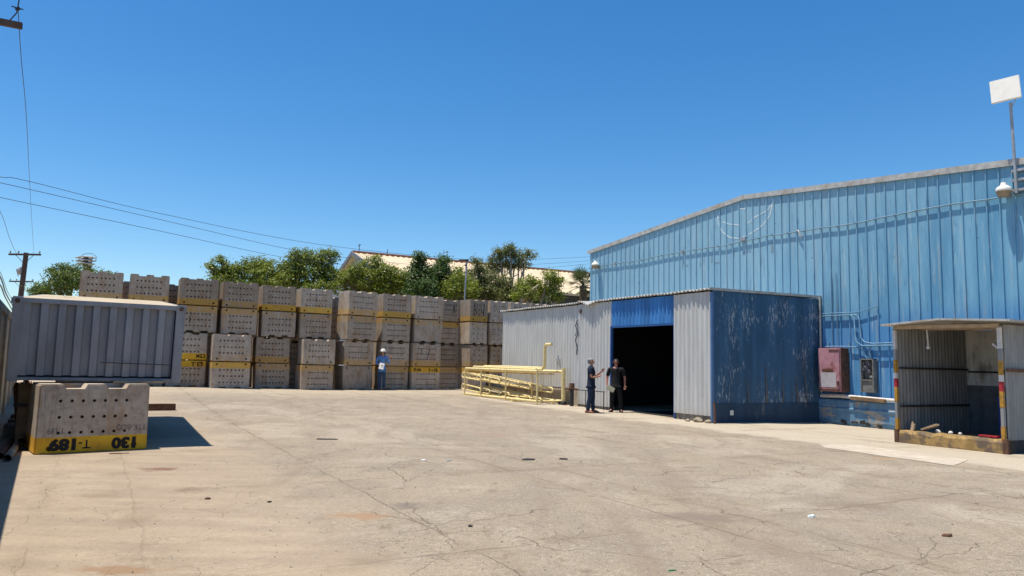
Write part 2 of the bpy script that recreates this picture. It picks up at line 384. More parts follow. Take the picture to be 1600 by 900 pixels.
M['faint'] = plain('faint_crayon', (.17, .145, .13), .9, .2, 20)
M['polewood'] = plain('creosoted_pole', (.10, .065, .055), .85, .4, 6, streak=.2)
M['cable'] = plain('cable', (.06, .075, .10), .6, .1)
M['ceramic'] = plain('ceramic_insulator', (.35, .33, .33), .3, .2)
M['fence'] = plain('fence_wall_plaster', (.48, .40, .28), .9, .3, 2, dirt=(.22, .18, .13), dirtamt=.55)
M['farroof'] = plain('beige_roof_sheet', (.62, .49, .33), .8, .15, .5, dirt=(.50, .37, .25), dirtamt=.55)
M['farwall'] = plain('pale_far_wall', (.42, .45, .50), .8, .15, .6)
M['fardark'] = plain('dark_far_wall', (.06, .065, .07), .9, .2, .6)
M['ridge'] = plain('terracotta_ridge', (.42, .18, .10), .8, .2, 2)
M['chalk'] = plain('chalk_white_line', (.74, .80, .80), .7, .3, 10)
M['smear'] = plain('brown_smear', (.20, .31, .37), .8, .2, 14)
M['bark'] = plain('bark', (.17, .13, .09), .9, .4, 7)
M['palebark'] = plain('pale_bark', (.40, .33, .24), .9, .3, 7)

# ------------------------------------------------------------ ground
def axisvals(a, b, step, far):
    xs = list(np.arange(a, b + .01, step)); k = step * 2; x = a
    while x > -far: x -= k; k *= 1.5; xs.insert(0, x)
    k = step * 2; x = b
    while x < far: x += k; k *= 1.5; xs.append(x)
    return xs
xs = axisvals(-30, 30, 1.0, 1500); ys = axisvals(-12, 48, 1.0, 1500)
vs = [(x, y, gz(x, y)) for y in ys for x in xs]; nx = len(xs)
fs = [(j * nx + i, j * nx + i + 1, (j + 1) * nx + i + 1, (j + 1) * nx + i) for j in range(len(ys) - 1) for i in range(nx - 1)]
MB().add(vs, fs, True).build('ground', M['ground'], kind='structure')
# pale screeded strip in front of the kiosk
pb = MB(); ring = [(-2.35, -7.75), (-1.25, -7.35), (-1.05, -5.1), (-1.75, -4.75), (-2.15, -5.2)]
pts = []
for i, (u, v) in enumerate(ring):
    u2, v2 = ring[(i + 1) % len(ring)]
    for k in range(5):
        t = k / 5; j = .05 * noise.noise(Vector((u * 3 + t * 7, v * 3, i))); pts.append((u + (u2 - u) * t + j, v + (v2 - v) * t + j))
top = [P(u, v, gz(*P(u, v).xy) + .006) for u, v in pts]
pb.add(top, [tuple(range(len(top)))])
mm = NT('pale_patch'); co = mm.coord('Object'); n_ = mm.noise(co, 3, 7, .7)
M['patch'] = mm.fin(mm.mix(mm.ramp(n_, .35, .65), (.50, .43, .34), (.40, .33, .25)), .9, n_, .2, .01)
pb.build('pavement_patch', M['patch'], kind='structure')

# ------------------------------------------------------------ warehouse
wh = local(empty('warehouse', label='large blue ribbed metal warehouse with low gable roof behind the lean-to annex', cat='warehouse'))
WU = 4.36; RV = 2.9; V1 = 11.9; V0 = -9.5
def roofz(v): return 7.22 - .087 * (v - RV) if v > RV else 7.22 + .087 * (v - RV)
sheet('front_wall', M['bluewall'], wh, (WU, V1, 0), (0, -1, 0), (-1, 0, 0), V1 - V0, -.4, lambda x: roofz(V1 - x), .297, .035, 'rib')
sheet('side_wall', M['bluewall'], wh, (WU + 22, V1, 0), (-1, 0, 0), (0, 1, 0), 22, -.4, roofz(V1), .297, .035, 'rib')
rb = MB()
for (va, vb) in ((V1 + .12, RV), (RV, V0)):
    za, zb = roofz(va), roofz(vb); pts = [(WU - .045, va, za), (WU - .045, vb, zb), (WU + 22, vb, zb), (WU + 22, va, za)]
    rb.add([(p[0], p[1], p[2] + dz) for dz in (.02, .06) for p in pts], [(0, 1, 2, 3), (4, 7, 6, 5), (0, 4, 5, 1), (1, 5, 6, 2), (2, 6, 7, 3), (3, 7, 4, 0)])
rb.build('roof', M['roofsheet'], wh)
fb = MB()
for (va, vb) in ((V1 + .13, RV), (RV, V0)):
    za, zb = roofz(va), roofz(vb)
    fb.add([(u, v, z + dz) for (v, z) in ((va, za), (vb, zb)) for dz in (-.09, .07) for u in (WU - .062, WU - .048)], [(0, 2, 3, 1), (4, 5, 7, 6), (0, 1, 5, 4), (2, 6, 7, 3), (0, 4, 6, 2), (1, 3, 7, 5)])
fb.build('roof_trim', M['white_trim'], wh)
# long conduit that dips between clips, plus clips
cb = MB(); v = V1; pts = []
rnd = random.Random(3)
while v > V0:
    z = 5.70 + .025 * math.sin(v * 1.3) + (.03 if 1.5 < v < 3.2 else 0)
    pts.append((WU - .050 - .003 * rnd.random(), v, z + rnd.uniform(-.012, .012))); v -= .3
cb.tube(pts, .018, 6)
for p in pts[::2]: cb.box((WU - .045, p[1], p[2] - .005), (.04, .05, .06))
cb.build('conduit', plain('blue_grey_conduit', (.22, .34, .42), .5, .3, 9), wh)
for v in (11.3, 10.0, 5.9): gb = MB(); gb.box((WU - .06, v, 5.70), (.06, .09, .14)); gb.build('junction_box', M['galv'], wh)
gb = MB(); gb.box((WU - .06, 2.93, 5.78), (.08, .22, .12)); gb.build('junction_box', M['galv'], wh)
eb = MB(); eb.tube([(WU - .06, .75, 5.75), (WU - .1, .66, 5.74), (WU - .1, .6, 5.66), (WU - .06, .58, 5.5)], .022, 6); eb.build('conduit_bend', M['white_trim'], wh)
# painted emblem outline and smears
def ribbon(pts, w, u, th=.003):
    b = MB()
    for i in range(len(pts) - 1):
        p, q = Vector((0, *pts[i])), Vector((0, *pts[i + 1])); d = (q - p).normalized(); n = Vector((0, -d.z, d.y)) * w / 2; e = d * w * .3
        c = [p - n - e, p + n - e, q + n + e, q - n + e]
        b.add([(u - k, x.y, x.z) for k in (0, th) for x in c], [(0, 1, 2, 3), (7, 6, 5, 4), (0, 4, 5, 1), (1, 5, 6, 2), (2, 6, 7, 3), (3, 7, 4, 0)])
        th += .0004
    return b
for st in ([(4.16, 6.75), (4.13, 6.6), (4.05, 6.35), (3.9, 6.16), (3.58, 5.93), (3.17, 5.84), (2.81, 5.87)], [(2.75, 5.9), (2.46, 6.0), (2.12, 6.14), (1.83, 6.42), (1.69, 6.85)],
           [(4.17, 6.82), (4.1, 6.7)], [(3.92, 6.54), (3.6, 6.40), (3.11, 6.29)], [(2.75, 6.30), (2.46, 6.46), (1.95, 6.58), (1.75, 6.75)],
           [(3.15, 6.95), (3.10, 6.86), (2.92, 6.81), (2.80, 6.88)]):
    ribbon(st, .034, WU - .002).build('emblem_stroke', M['chalk'], wh)
for v, z, w, h in ((5.95, 5.25, .05, .30), (5.75, 5.18, .22, .05), (5.0, 5.15, .1, .12), (4.45, 5.3, .07, .3), (4.2, 5.12, .25, .06), (3.4, 5.35, .06, .2), (2.95, 5.3, .1, .1), (2.7, 5.35, .1, .08), (1.75, 5.35, .1, .35)):
    sb = MB(); sb.box((WU - .002, v, z), (.004, w, h)); sb.build('faded_mark', M['smear'], wh)
# wall conduits by the cabinets
cc = MB(); cu_ = WU - .065
for z in (3.12, 3.05): cc.tube([(cu_, -.05, z), (cu_, -1.3, z - .01)], .018, 6)
cc.tube([(cu_, -1.3, 3.11), (cu_, -1.95, 3.26)], .014, 6)
cc.tube([(cu_, -1.2, 3.05), (cu_, -1.32, 3.0), (cu_, -1.36, 2.85), (cu_, -1.38, 2.4), (cu_, -1.5, 2.26), (cu_, -1.75, 2.22), (cu_, -2.9, 2.24), (cu_, -4.9, 2.26)], .022, 7)
cc.tube([(cu_ - .05, -1.1, 3.05), (cu_ - .05, -1.22, 2.95), (cu_ - .05, -1.25, 2.3), (cu_ - .05, -1.45, 2.16), (cu_ - .05, -4.9, 2.17)], .022, 7)
cc.tube([(cu_, -.05, 2.15), (cu_, -.9, 2.15), (cu_, -1.3, 2.12), (cu_, -1.5, 2.02), (cu_, -1.55, 1.8)], .02, 6)
cc.tube([(cu_, -1.65, 2.2), (cu_, -1.68, 1.82)], .022, 6)
for v in (-.45, -.62): cc.tube([(cu_ + .02, v, 4.3), (cu_ + .02, v, 2.1)], .012, 6)
for v in (-.3, -1.0, -1.9, -2.6, -3.6): cc.box((cu_ + .04, v, 2.2), (.06, .05, .14))
cc.build('wall_conduits', plain('pale_blue_conduit', (.17, .32, .46), .5, .25, 9), wh)

# ------------------------------------------------------------ loading dock
dk = local(empty('loading_dock', label='low worn blue concrete dock ledge running along the warehouse wall', cat='dock'))
db = MB(); DU = 4.2
n = 24; prof = []
for i in range(n + 1):
    v = -.03 - 4.9 * i / n; bz = -.02 + .07 * noise.noise(Vector((v * 3, 0, 1))); prof.append((v, bz))
vs = []
for v, bz in prof:
    j = .012 * noise.noise(Vector((v * 5, 2, 0)))
    vs += [(DU + .08, v, -.3), (DU + .03 + j, v, bz - .01), (DU + j, v, bz + .06), (DU + j, v, .33), (DU - .025 + j, v, .36), (DU - .025 + j, v, .40), (DU + .0 + j, v, .42), (DU + j, v, .60), (DU + .02, v, .63), (WU, v, .64)]
k = 10; fs = [(i * k + j, i * k + j + 1, (i + 1) * k + j + 1, (i + 1) * k + j) for i in range(n) for j in range(k - 1)]
db.add(vs, [tuple(reversed(f)) for f in fs]); db.build('ledge', M['dock'], dk)
rg = random.Random(5)
for v in (-.85, -1.2, -1.45, -1.6, -1.95, -2.55, -2.65):
    hb = MB(); hb.box((DU + .02, v, .0 + rg.uniform(-.02, .05)), (.09, rg.uniform(.07, .2), rg.uniform(.05, .1)), Matrix.Rotation(rg.uniform(-.3, .3), 3, 'X')); hb.build('broken_edge', M['darksteel'], dk)
pp = MB(); pp.tube([(DU + .02, -.1, .72), (DU + .02, -.75, .74), (DU - .0, -2.1, .70), (DU, -4.85, .66)], .055, 10); o = pp.build('cable_duct', M['whitep'])
o.parent = None; o.location = C0; o.rotation_euler.z = HEAD; tag(o, 'long off white pipe lying along the top of the blue dock ledge', 'pipe')
dd = MB(); dd.beam((DU - .07, -1.15, .70), (DU - .07, -2.2, .67), .09, .10); o = dd.build('timber_beam', M['timber'], bevel=.01); o.location = C0; o.rotation_euler.z = HEAD
tag(o, 'short dark timber lying against the pipe on the blue dock ledge', 'timber')

# ------------------------------------------------------------ annex
an = local(empty('lean_to_annex', label='low corrugated annex with open dark doorway, white front and peeling dark blue end', cat='annex'))
EZ = 3.52
GB = lambda v: gz(*P(0, v).xy)
W1 = sheet('front_panel', M['annexw'], an, (0, 1.47, 0), (0, -1, 0), (-1, 0, 0), 1.47, .18, EZ, .175, .045)
sheet('front_panel', M['annexw'], an, (0, 6.3, 0), (0, -1, 0), (-1, 0, 0), 1.85, .14, EZ, .175, .045)
sheet('front_panel', M['annexw'], an, (0.02, 11.8, 0), (0, -1, 0), (-1, 0, 0), 5.5, .66, EZ - .01, .175, .045)
sheet('lintel_panel', M['annexb2'], an, (0.015, 4.45, 0), (0, -1, 0), (-1, 0, 0), 2.98, 2.72, EZ, .175, .045)
sheet('back_end_wall', M['annexw'], an, (4.3, 11.8, 0), (-1, 0, 0), (0, 1, 0), 4.28, -.2, EZ, .175, .03)
sheet('end_wall', M['annexb'], an, (.03, -.01, 0), (1, 0, 0), (0, -1, 0), 4.26, .5, 3.56, .26, .012, 'sine')
b = MB(); b.span((0.0, -.035, -.25), (4.3, -.005, .52)); b.build('end_skirt', M['skirt'], an)
b = MB(); b.span((-.02, 6.28, -.2), (.14, 11.8, .63)); b.build('base_curb', M['curb'], an, bevel=.015)
b = MB(); b.span((.02, -.02, -.2), (.12, 1.49, .2)); b.build('footing', M['foot'], an)
b = MB(); b.span((.02, 4.46, -.2), (.12, 6.28, .17)); b.build('footing', M['foot'], an)
b = MB(); b.span((-.035, 4.42, .02), (.05, 4.5, 2.72)); b.span((-.02, 1.44, .02), (.05, 1.49, 2.72)); b.span((-.02, 1.49, 2.66), (.05, 4.42, 2.72)); b.build('door_frame', plain('blue_frame', (.03, .10, .28), .5, .2, 7), an)
b = MB(); b.span((-.045, -.05, .02), (.03, -.0, 3.5)); b.build('corner_trim', plain('corner_blue', (.10, .20, .38), .5, .2, 7), an)
# interior
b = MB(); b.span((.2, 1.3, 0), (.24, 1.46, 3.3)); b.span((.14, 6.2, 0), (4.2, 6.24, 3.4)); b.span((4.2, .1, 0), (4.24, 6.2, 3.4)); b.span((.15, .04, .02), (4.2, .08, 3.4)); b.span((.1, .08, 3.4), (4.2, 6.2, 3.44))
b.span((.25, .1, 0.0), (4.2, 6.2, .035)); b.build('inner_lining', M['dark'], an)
# roof sheet, corrugations along u so that its edge is wavy
def roof_sheet(name, v0, v1, over, mat, sag=0, zo=0):
    n = int((v1 - v0) / .02); vs = []; xsu = [-over, .3, 2.2, WU - .02]
    for off in (.018, 0):
        for i in range(n + 1):
            v = v0 + (v1 - v0) * i / n; w = .022 * math.sin(2 * math.pi * v / .15)
            s_ = sag * math.exp(-((v - 5.55) / .32) ** 2)
            e = over * (1 + .25 * noise.noise(Vector((v * 2.2, 0, 0))))
            lo = .012 * noise.noise(Vector((v * .9, 4, 0))) + .006 * noise.noise(Vector((v * 3, 1, 0)))
            for q, u in enumerate(xsu):
                uu = -e - (.05 * s_ / .12 if s_ > .01 else 0) if q == 0 else u
                vs.append((uu, v, EZ + .05 + zo + w + off + lo * (2 if q == 0 else 1) + .02 * q - (s_ if q == 0 else 0)))
    m_ = (n + 1) * 4; fs = []
    for i in range(n):
        for q in range(3):
            a = i * 4 + q; fs.append((a, a + 1, a + 5, a + 4)); fs.append((m_ + a, m_ + a + 4, m_ + a + 5, m_ + a + 1))
        a = i * 4; fs.append((a, a + 4, m_ + a + 4, m_ + a)); a += 3; fs.append((a, m_ + a, m_ + a + 4, a + 4))
    for a in (0, n * 4):
        for q in range(3): fs.append((a + q, m_ + a + q, m_ + a + q + 1, a + q + 1))
    b = MB().add(vs, fs); o = b.build(name, mat, an)
    bm = bmesh.new(); bm.from_mesh(o.data); bmesh.ops.recalc_face_normals(bm, faces=bm.faces); bm.to_mesh(o.data); bm.free()
roof_sheet('roof_sheet', -.06, 5.0, .12, M['white_trim'])
roof_sheet('roof_sheet', 4.9, 6.25, .14, M['white_trim'], sag=.12, zo=.012)
roof_sheet('roof_sheet', 6.2, 11.9, .12, M['white_trim'], zo=-.008)
b = MB(); b.beam((-.13, -.055, 3.585), (WU + .02, -.055, 3.63), .035, .07); b.build('eave_flashing', M['white_trim'], an)
b = MB(); b.tube([(WU - .12, -.1, 3.62), (WU - .12, -.1, 3.5), (WU - .12, -.1, .8)], .03, 8); b.build('downpipe', M['white_trim'], an)
b = MB(); b.beam((-.03, -.12, .56), (-.11, -.22, 0.0), .05, .03); b.build('loose_strip', M['rust'], an)
for u0, z0, u1, z1, w in ((1.35, .53, 1.25, 1.2, .03), (2.05, .53, 2.0, 1.6, .05), (3.3, .53, 3.2, 1.25, .035), (3.7, .53, 3.55, 1.9, .03), (2.7, .53, 2.7, 1.4, .03), (3.35, .5, 3.25, 1.1, .03)):
    b = MB(); b.add([(u0 - w, -.04, z0), (u0 + w, -.04, z0), (u1 + w * .1, -.034, z1), (u1, -.034, z1), (u0 - w, -.028, z0), (u0 + w, -.028, z0), (u1 + w * .1, -.024, z1), (u1, -.024, z1)], [(0, 1, 2, 3), (7, 6, 5, 4), (0, 4, 5, 1), (1, 5, 6, 2), (2, 6, 7, 3), (3, 7, 4, 0)]); b.build('torn_liner', M['liner'], an)
b = MB(); b.span((.62, -.05, .2), (.74, -.036, .33)); b.build('blank_plate', M['white'], an)
b = MB(); b.ball((-.02, 6.15, 3.28), .075, 10, 6); o = b.build('round_alarm', M['rust'], an)
b = MB(); b.tube([(-.05, 6.33, 3.0), (-.07, 6.42, 2.8), (-.06, 6.28, 2.55), (-.08, 6.4, 2.3), (-.06, 6.32, 2.05), (-.05, 6.36, 1.8)], .018, 6)
b.tube([(-.05, 6.36, 2.9), (-.08, 6.25, 2.7), (-.06, 6.45, 2.45)], .013, 6); b.build('dangling_cable', M['cable'], an)
b = MB(); b.box((-.03, 7.55, 1.62), (.05, .3, .03)); b.tube([(-.04, 7.55, 1.62), (-.04, 7.55, 1.78)], .012, 6); b.build('wall_bracket', M['galv'], an)
# low pipe rail by the doorway
rl = local(empty('pipe_rail', label='thin low pipe rail at the foot of the white annex wall beside the doorway', cat='rail'))
b = MB(); b.tube([(-.18, 6.2, .62), (-.18, 4.55, .62)], .016, 6); b.tube([(-.18, 5.6, .62), (-.18, 5.6, -.05)], .014, 6); b.tube([(-.18, 4.6, .62), (-.18, 4.6, -.05)], .014, 6); b.build('rail', M['darksteel'], rl)
st = local(empty('standpipe', label='dark standpipe with rusty valve behind the man in navy', cat='standpipe'))
b = MB(); b.tube([(-.3, 6.25, -.1), (-.3, 6.25, .68)], .07, 10); b.build('post', M['darksteel'], st)
b = MB(); b.tube([(-.3, 6.25, .66), (-.3, 6.25, .84)], [.1, .085], 10); b.build('cap', M['rust'], st)
b = MB(); b.tube([(-.45, 6.45, .64), (-.2, 6.05, .64)], .035, 8); b.build('valve', M['rust'], st)
# rocks at the corner
for i, (u, v, r, lb) in enumerate(((-.15, .35, .13, 'pale rock under the annex corner, biggest of three'), (-.12, .02, .09, 'small grey rock at the foot of the blue annex corner'), (-.28, .62, .07, 'smallest pale rock under the white front panel'))):
    bm = bmesh.new(); bmesh.ops.create_icosphere(bm, subdivisions=3, radius=r)
    for v_ in bm.verts: v_.co *= 1 + .35 * noise.noise(v_.co * 9 + Vector((i * 5, 0, 0))); v_.co.z *= .6
    me = bpy.data.meshes.new('rock'); bm.to_mesh(me); bm.free()
    o = link('rock', me, M['curb'], label=lb, cat='rock', group='rocks at the annex corner'); o.location = P(u, v, r * .4)

# ------------------------------------------------------------ cabinets
def site_thing(name, **k): return local(empty(name, **k))
c1 = site_thing('electrical_cabinet', label='faded pinkish red electrical cabinet with rusty edges on the blue wall', cat='cabinet')
b = MB(); b.span((3.98, -.95, .86), (4.34, -.22, 2.10)); b.build('case', M['pink'], c1, bevel=.012)
b = MB(); b.span((3.955, -.93, .88), (3.975, -.24, 2.08)); b.build('door', M['pink'], c1, bevel=.006)
b = MB(); b.span((3.950, -.82, .98), (3.954, -.30, 1.40)); b.build('bleached_patch', M['bleach'], c1)
for p_, q_ in (((3.946, -.72, 1.44), (3.953, -.36, 1.50)), ((3.946, -.92, .89), (3.953, -.25, .93)), ((3.946, -.92, 2.0), (3.953, -.6, 2.05))):
    b = MB(); b.span(p_, q_); b.build('rust_streak', M['rust'], c1)
b = MB(); b.box((3.93, -.89, 1.1), (.04, .05, .12)); b.build('latch', M['rust'], c1)
b = MB(); b.span((3.99, -.965, .87), (4.335, -.952, 2.09)); b.build('shaded_rust_side', M['rust'], c1, label='rusted side plate with the shade painted in')  # rusty cabinet side; its shade is put into the dark colour too
c2 = site_thing('breaker_panel', label='small open grey breaker panel with exposed wiring on the blue wall', cat='electrical panel')
b = MB(); z0, z1, va, vb, ua, ub = .88, 1.80, -1.84, -1.44, 4.16, 4.33
b.span((ub - .02, va, z0), (ub, vb, z1)); b.span((ua, va, z0), (ub, va + .03, z1)); b.span((ua, vb - .03, z0), (ub, vb, z1)); b.span((ua, va, z1 - .03), (ub, vb, z1)); b.span((ua, va, 1.2), (ub, vb, 1.23)); b.span((ua + .03, va + .02, z0), (ub, vb - .02, 1.19))
b.build('case', plain('grey_case', (.22, .22, .21), .6, .4, 9, dirt=(.3, .24, .17)), c2)
rg = random.Random(2)
for i in range(9): b = MB(); b.box((4.24, rg.uniform(-1.78, -1.5), rg.uniform(1.3, 1.7)), (.08, rg.uniform(.04, .09), rg.uniform(.05, .1))); b.build('breaker', M['ceramic'], c2)
b = MB()
for i in range(7): v = rg.uniform(-1.75, -1.52); b.tube([(4.2, v, 1.72), (4.17, v + rg.uniform(-.08, .08), 1.5), (4.2, v + rg.uniform(-.06, .06), 1.28)], .008, 5)
b.build('wiring', M['cable'], c2)

# ------------------------------------------------------------ floodlights, antenna
def flood(name, v, z, label):
    t = site_thing(name, label=label, cat='floodlight', group='floodlights on the blue warehouse wall')
    b = MB(); b.tube([(WU - .04, v, z), (WU - .18, v, z + .02)], .025, 7); b.box((WU - .03, v, z), (.05, .14, .14)); b.build('bracket', M['galv'], t)
    b = MB(); b.ball((WU - .22, v, z + .06), (.17, .17, .13), 14, 7, z0=-.2); b.tube([(WU - .22, v, z + .16), (WU - .22, v, z + .25)], [.08, .05], 10); b.build('hood', M['white'], t)
    b = MB(); b.tube([(WU - .22, v, z + .04), (WU - .22, v, z - .09)], [.165, .12], 14); b.build('lens', plain('tan_lens', (.35, .25, .15), .4, .2, 8), t)
flood('floodlight', -5.38, 5.74, 'white domed floodlight under the square antenna at the right end of the blue wall')
flood('floodlight', 11.2, 5.70, 'small white floodlight near the far left corner of the blue wall')
an_ = site_thing('panel_antenna', label='square white flat panel antenna on a thin pole above the warehouse roof', cat='antenna')
b = MB(); b.tube([(WU - .14, -5.62, 5.70), (WU - .14, -5.6, 6.9), (WU - .14, -5.58, 7.9)], .035, 8); b.build('pole', M['galv'], an_)
b = MB()
for z in (5.78, 6.02, 6.25): b.box((WU - .07, -5.72, z), (.12, .42, .06))
b.build('bracket', M['galv'], an_)
b = MB(); b.box((0, 0, 0), (.06, .60, .60)); o = b.build('panel', M['white'], an_, bevel=.012); o.location = (WU - .24, -5.53, 8.22); o.rotation_euler = (R(-4), R(11), R(20))
b = MB(); b.box((WU - .17, -5.56, 8.1), (.1, .1, .18)); b.tube([(WU - .17, -5.6, 8.1), (WU - .15, -5.72, 7.98), (WU - .14, -5.62, 7.8)], .012, 6); b.build('clamp', M['galv'], an_)

# ------------------------------------------------------------ kiosk
kk = site_thing('metal_kiosk', label='small open corrugated metal kiosk with striped posts and chipped yellow curb', cat='kiosk')
KU, KL, KR = .42, -4.98, -7.08; KD = 2.6
sheet('left_wall', M['kwall'], kk, (KU + KD, KL, 0), (-1, 0, 0), (0, -1, 0), KD - .03, -.1, 2.43, .12, .028)
sheet('right_wall', M['kwall'], kk, (KU + .06, KR - .03, 0), (1, 0, 0), (0, -1, 0), KD - .06, .22, 2.40, .12, .028)
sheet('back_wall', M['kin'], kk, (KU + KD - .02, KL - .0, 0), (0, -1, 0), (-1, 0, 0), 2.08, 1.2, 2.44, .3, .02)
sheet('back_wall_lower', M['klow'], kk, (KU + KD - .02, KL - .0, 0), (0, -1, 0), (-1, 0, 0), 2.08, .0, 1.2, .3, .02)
b = MB(); b.span((KU - .0, KR - .06, -.2), (KU + KD, KR - .0, .24)); b.build('base_plinth', M['darksteel'], kk)
b = MB(); pts = [(KU - .30, KL + .12, 2.43), (KU - .30, -6.1, 2.51), (KU - .30, KR - .35, 2.44), (KU + KD + .1, KR - .35, 2.43), (KU + KD + .1, -6.1, 2.50), (KU + KD + .1, KL + .12, 2.42)]
b.add([(p[0], p[1], p[2] + dz) for dz in (0, .035) for p in pts], [(0, 5, 4, 1), (1, 4, 3, 2), (6, 7, 10, 11), (7, 8, 9, 10), (0, 1, 7, 6), (1, 2, 8, 7), (2, 3, 9, 8), (3, 4, 10, 9), (4, 5, 11, 10), (5, 0, 6, 11)])
b.build('roof', M['white_trim'], kk)
b = MB(); b.beam((KU - .02, KL, 2.40), (KU - .02, KR, 2.38), .05, .07); b.beam((KU + .9, KL - .03, 2.41), (KU + .9, KR, 2.38), .05, .07); b.beam((KU + .02, -6.2, 2.43), (KU + KD, -6.2, 2.43), .05, .05); b.build('roof_frame', M['paletimber'], kk)
b = MB(); b.beam((KU + .05, KL - .06, 1.55), (KU + KD - .05, KL - .06, 1.55), .03, .04); b.beam((KU + .05, KL - .06, .75), (KU + KD - .05, KL - .06, .75), .03, .04); b.beam((KU + KD - .06, KL - .06, 1.5), (KU + KD - .06, KR + .05, 1.5), .03, .04); b.build('wall_rail', M['darksteel'], kk)
for v in (KL - .0, KR + .0):
    b = MB(); b.span((KU - .03, v - .027, -.05), (KU + .04, v + .027, 2.37)); pst = b.build('post', M['kwall'], kk)
    for nm, z0_, z1_, mt in (('orange_band', .15, .5, 'orange'), ('orange_band', .85, 1.15, 'orange'), ('red_band', 1.15, 1.33, 'redp'), ('white_band', 1.33, 1.45, 'whitep'), ('orange_band', 1.45, 1.72, 'orange'), ('white_band', 1.95, 2.34, 'whitep')):
        b = MB(); b.span((KU - .034, v - .031, z0_), (KU + .03, v + .031, z1_)); b.build(nm, M[mt], pst)
# chipped curb
b = MB(); n = 30; vs = []
for i in range(n + 1):
    v = KL - .02 + (KR - .06 - KL + .02) * i / n; j = .02 * noise.noise(Vector((v * 6, 0, 0))); t = .035 * noise.noise(Vector((v * 5, 3, 0)))
    vs += [(KU - .03 + j, v, -.15), (KU - .05 + j, v, .02), (KU - .04 + j * 1.5, v, .20 + t), (KU + .0, v, .26 + t), (KU + .16, v, .26), (KU + .18, v, -.15)]
k = 6; b.add(vs, [tuple(reversed((i * k + j, i * k + j + 1, (i + 1) * k + j + 1, (i + 1) * k + j))) for i in range(n) for j in range(k - 1)] + [tuple(range(6)), tuple(range(n * k + 5, n * k - 1, -1))])
b.build('curb', M['kcurb'], kk)
for v_ in (KL + .0, KR - .04): b = MB(); b.span((KU - .06, v_ - .05, -.05), (KU + .0, v_ + .04, .27)); b.build('curb_edge_angle', M['rust'], kk)
b = MB(); b.span((KU + .17, KR, .1), (KU + KD - .04, KL - .04, .14)); b.build('floor_slab', M['foot'], kk)
b = MB(); b.tube([(KU + .25, KL - .55, 2.36), (KU + .25, KL - .57, 2.0)], .018, 6); b.box((KU + .25, KL - .57, 1.98), (.05, .05, .06)); b.build('hanging_cord', M['whitep'], kk)
b = MB(); b.box((0, 0, 0), (.16, .22, .05)); o = b.build('lamp_reflector', M['whitep'], kk, bevel=.01); o.location = (KU + .35, KR + .2, 1.98); o.rotation_euler = (R(40), 0, 0)
b = MB(); b.tube([(KU + KD - .1, KL - .9, 2.3), (KU + KD - .1, KL - 1.0, 1.9), (KU + KD - .1, KL - .85, 1.5), (KU + KD - .12, KL - 1.1, 1.25), (KU + KD - .12, KL - 1.7, 1.3), (KU + KD - .1, KL - 1.85, 1.7)], .01, 5); b.build('loose_wire', M['cable'], kk)
b = MB(); b.beam((KU + .05, KR - .09, 1.55), (KU + 1.2, KR - .09, 1.53), .03, .06); b.build('side_rail', M['rust'], kk)
tb = site_thing('side_table', label='small dark blue metal table standing inside the kiosk', cat='table')
tu, tv = KU + 1.9, -6.45
b = MB(); b.span((tu - .25, tv - .35, .94), (tu + .25, tv + .35, .98)); b.build('tabletop', M['bluep'], tb)
for du, dv in ((-.21, -.31), (.21, -.31), (-.21, .31), (.21, .31)): b = MB(); b.span((tu + du - .02, tv + dv - .02, .14), (tu + du + .02, tv + dv + .02, .94)); b.build('leg', M['bluep'], tb)
b = MB(); b.beam((-.1, -.2, .14), (.1, .24, .0), .08, .04); o = b.build('wood_plank', M['paletimber'], label='short pale plank propped on the chipped yellow curb of the kiosk', cat='plank', bevel=.005)
o.location = P(KU + .12, -5.62, .29); o.rotation_euler.z = HEAD
b = MB(); b.box((0, 0, .08), (.05, .07, .16)); b.box((0, .02, .17), (.04, .03, .05)); o = b.build('wood_offcut', M['paletimber'], label='tiny wood offcut upright on the left end of the kiosk curb', cat='offcut', bevel=.004); o.location = P(KU + .08, -5.25, .25); o.rotation_euler = (.15, .1, HEAD)
b = MB(); b.box((0, 0, .02), (.12, .34, .03)); o = b.build('red_board', M['redp'], label='flat red strip lying on the right end of the kiosk curb', cat='board', bevel=.004); o.location = P(KU + .12, -6.75, .27); o.rotation_euler.z = HEAD
for i, (v, s_) in enumerate(((-5.75, .05), (-6.0, .04), (-6.2, .035))):
    bm = bmesh.new(); bmesh.ops.create_icosphere(bm, subdivisions=2, radius=s_)
    for q in bm.verts: q.co *= 1 + .4 * noise.noise(q.co * 14 + Vector((i * 3, 0, 0)))
    me = bpy.data.meshes.new('plaster_lump'); bm.to_mesh(me); bm.free()
    o = link('plaster_lump', me, M['whitep'], label=('white plaster lump right beside the plank on the kiosk curb', 'middle white plaster lump on the kiosk curb', 'white plaster lump farthest right of the plank on the kiosk curb')[i], cat='rubble', group='plaster lumps on the kiosk curb'); o.location = P(KU + .15, v, .28)

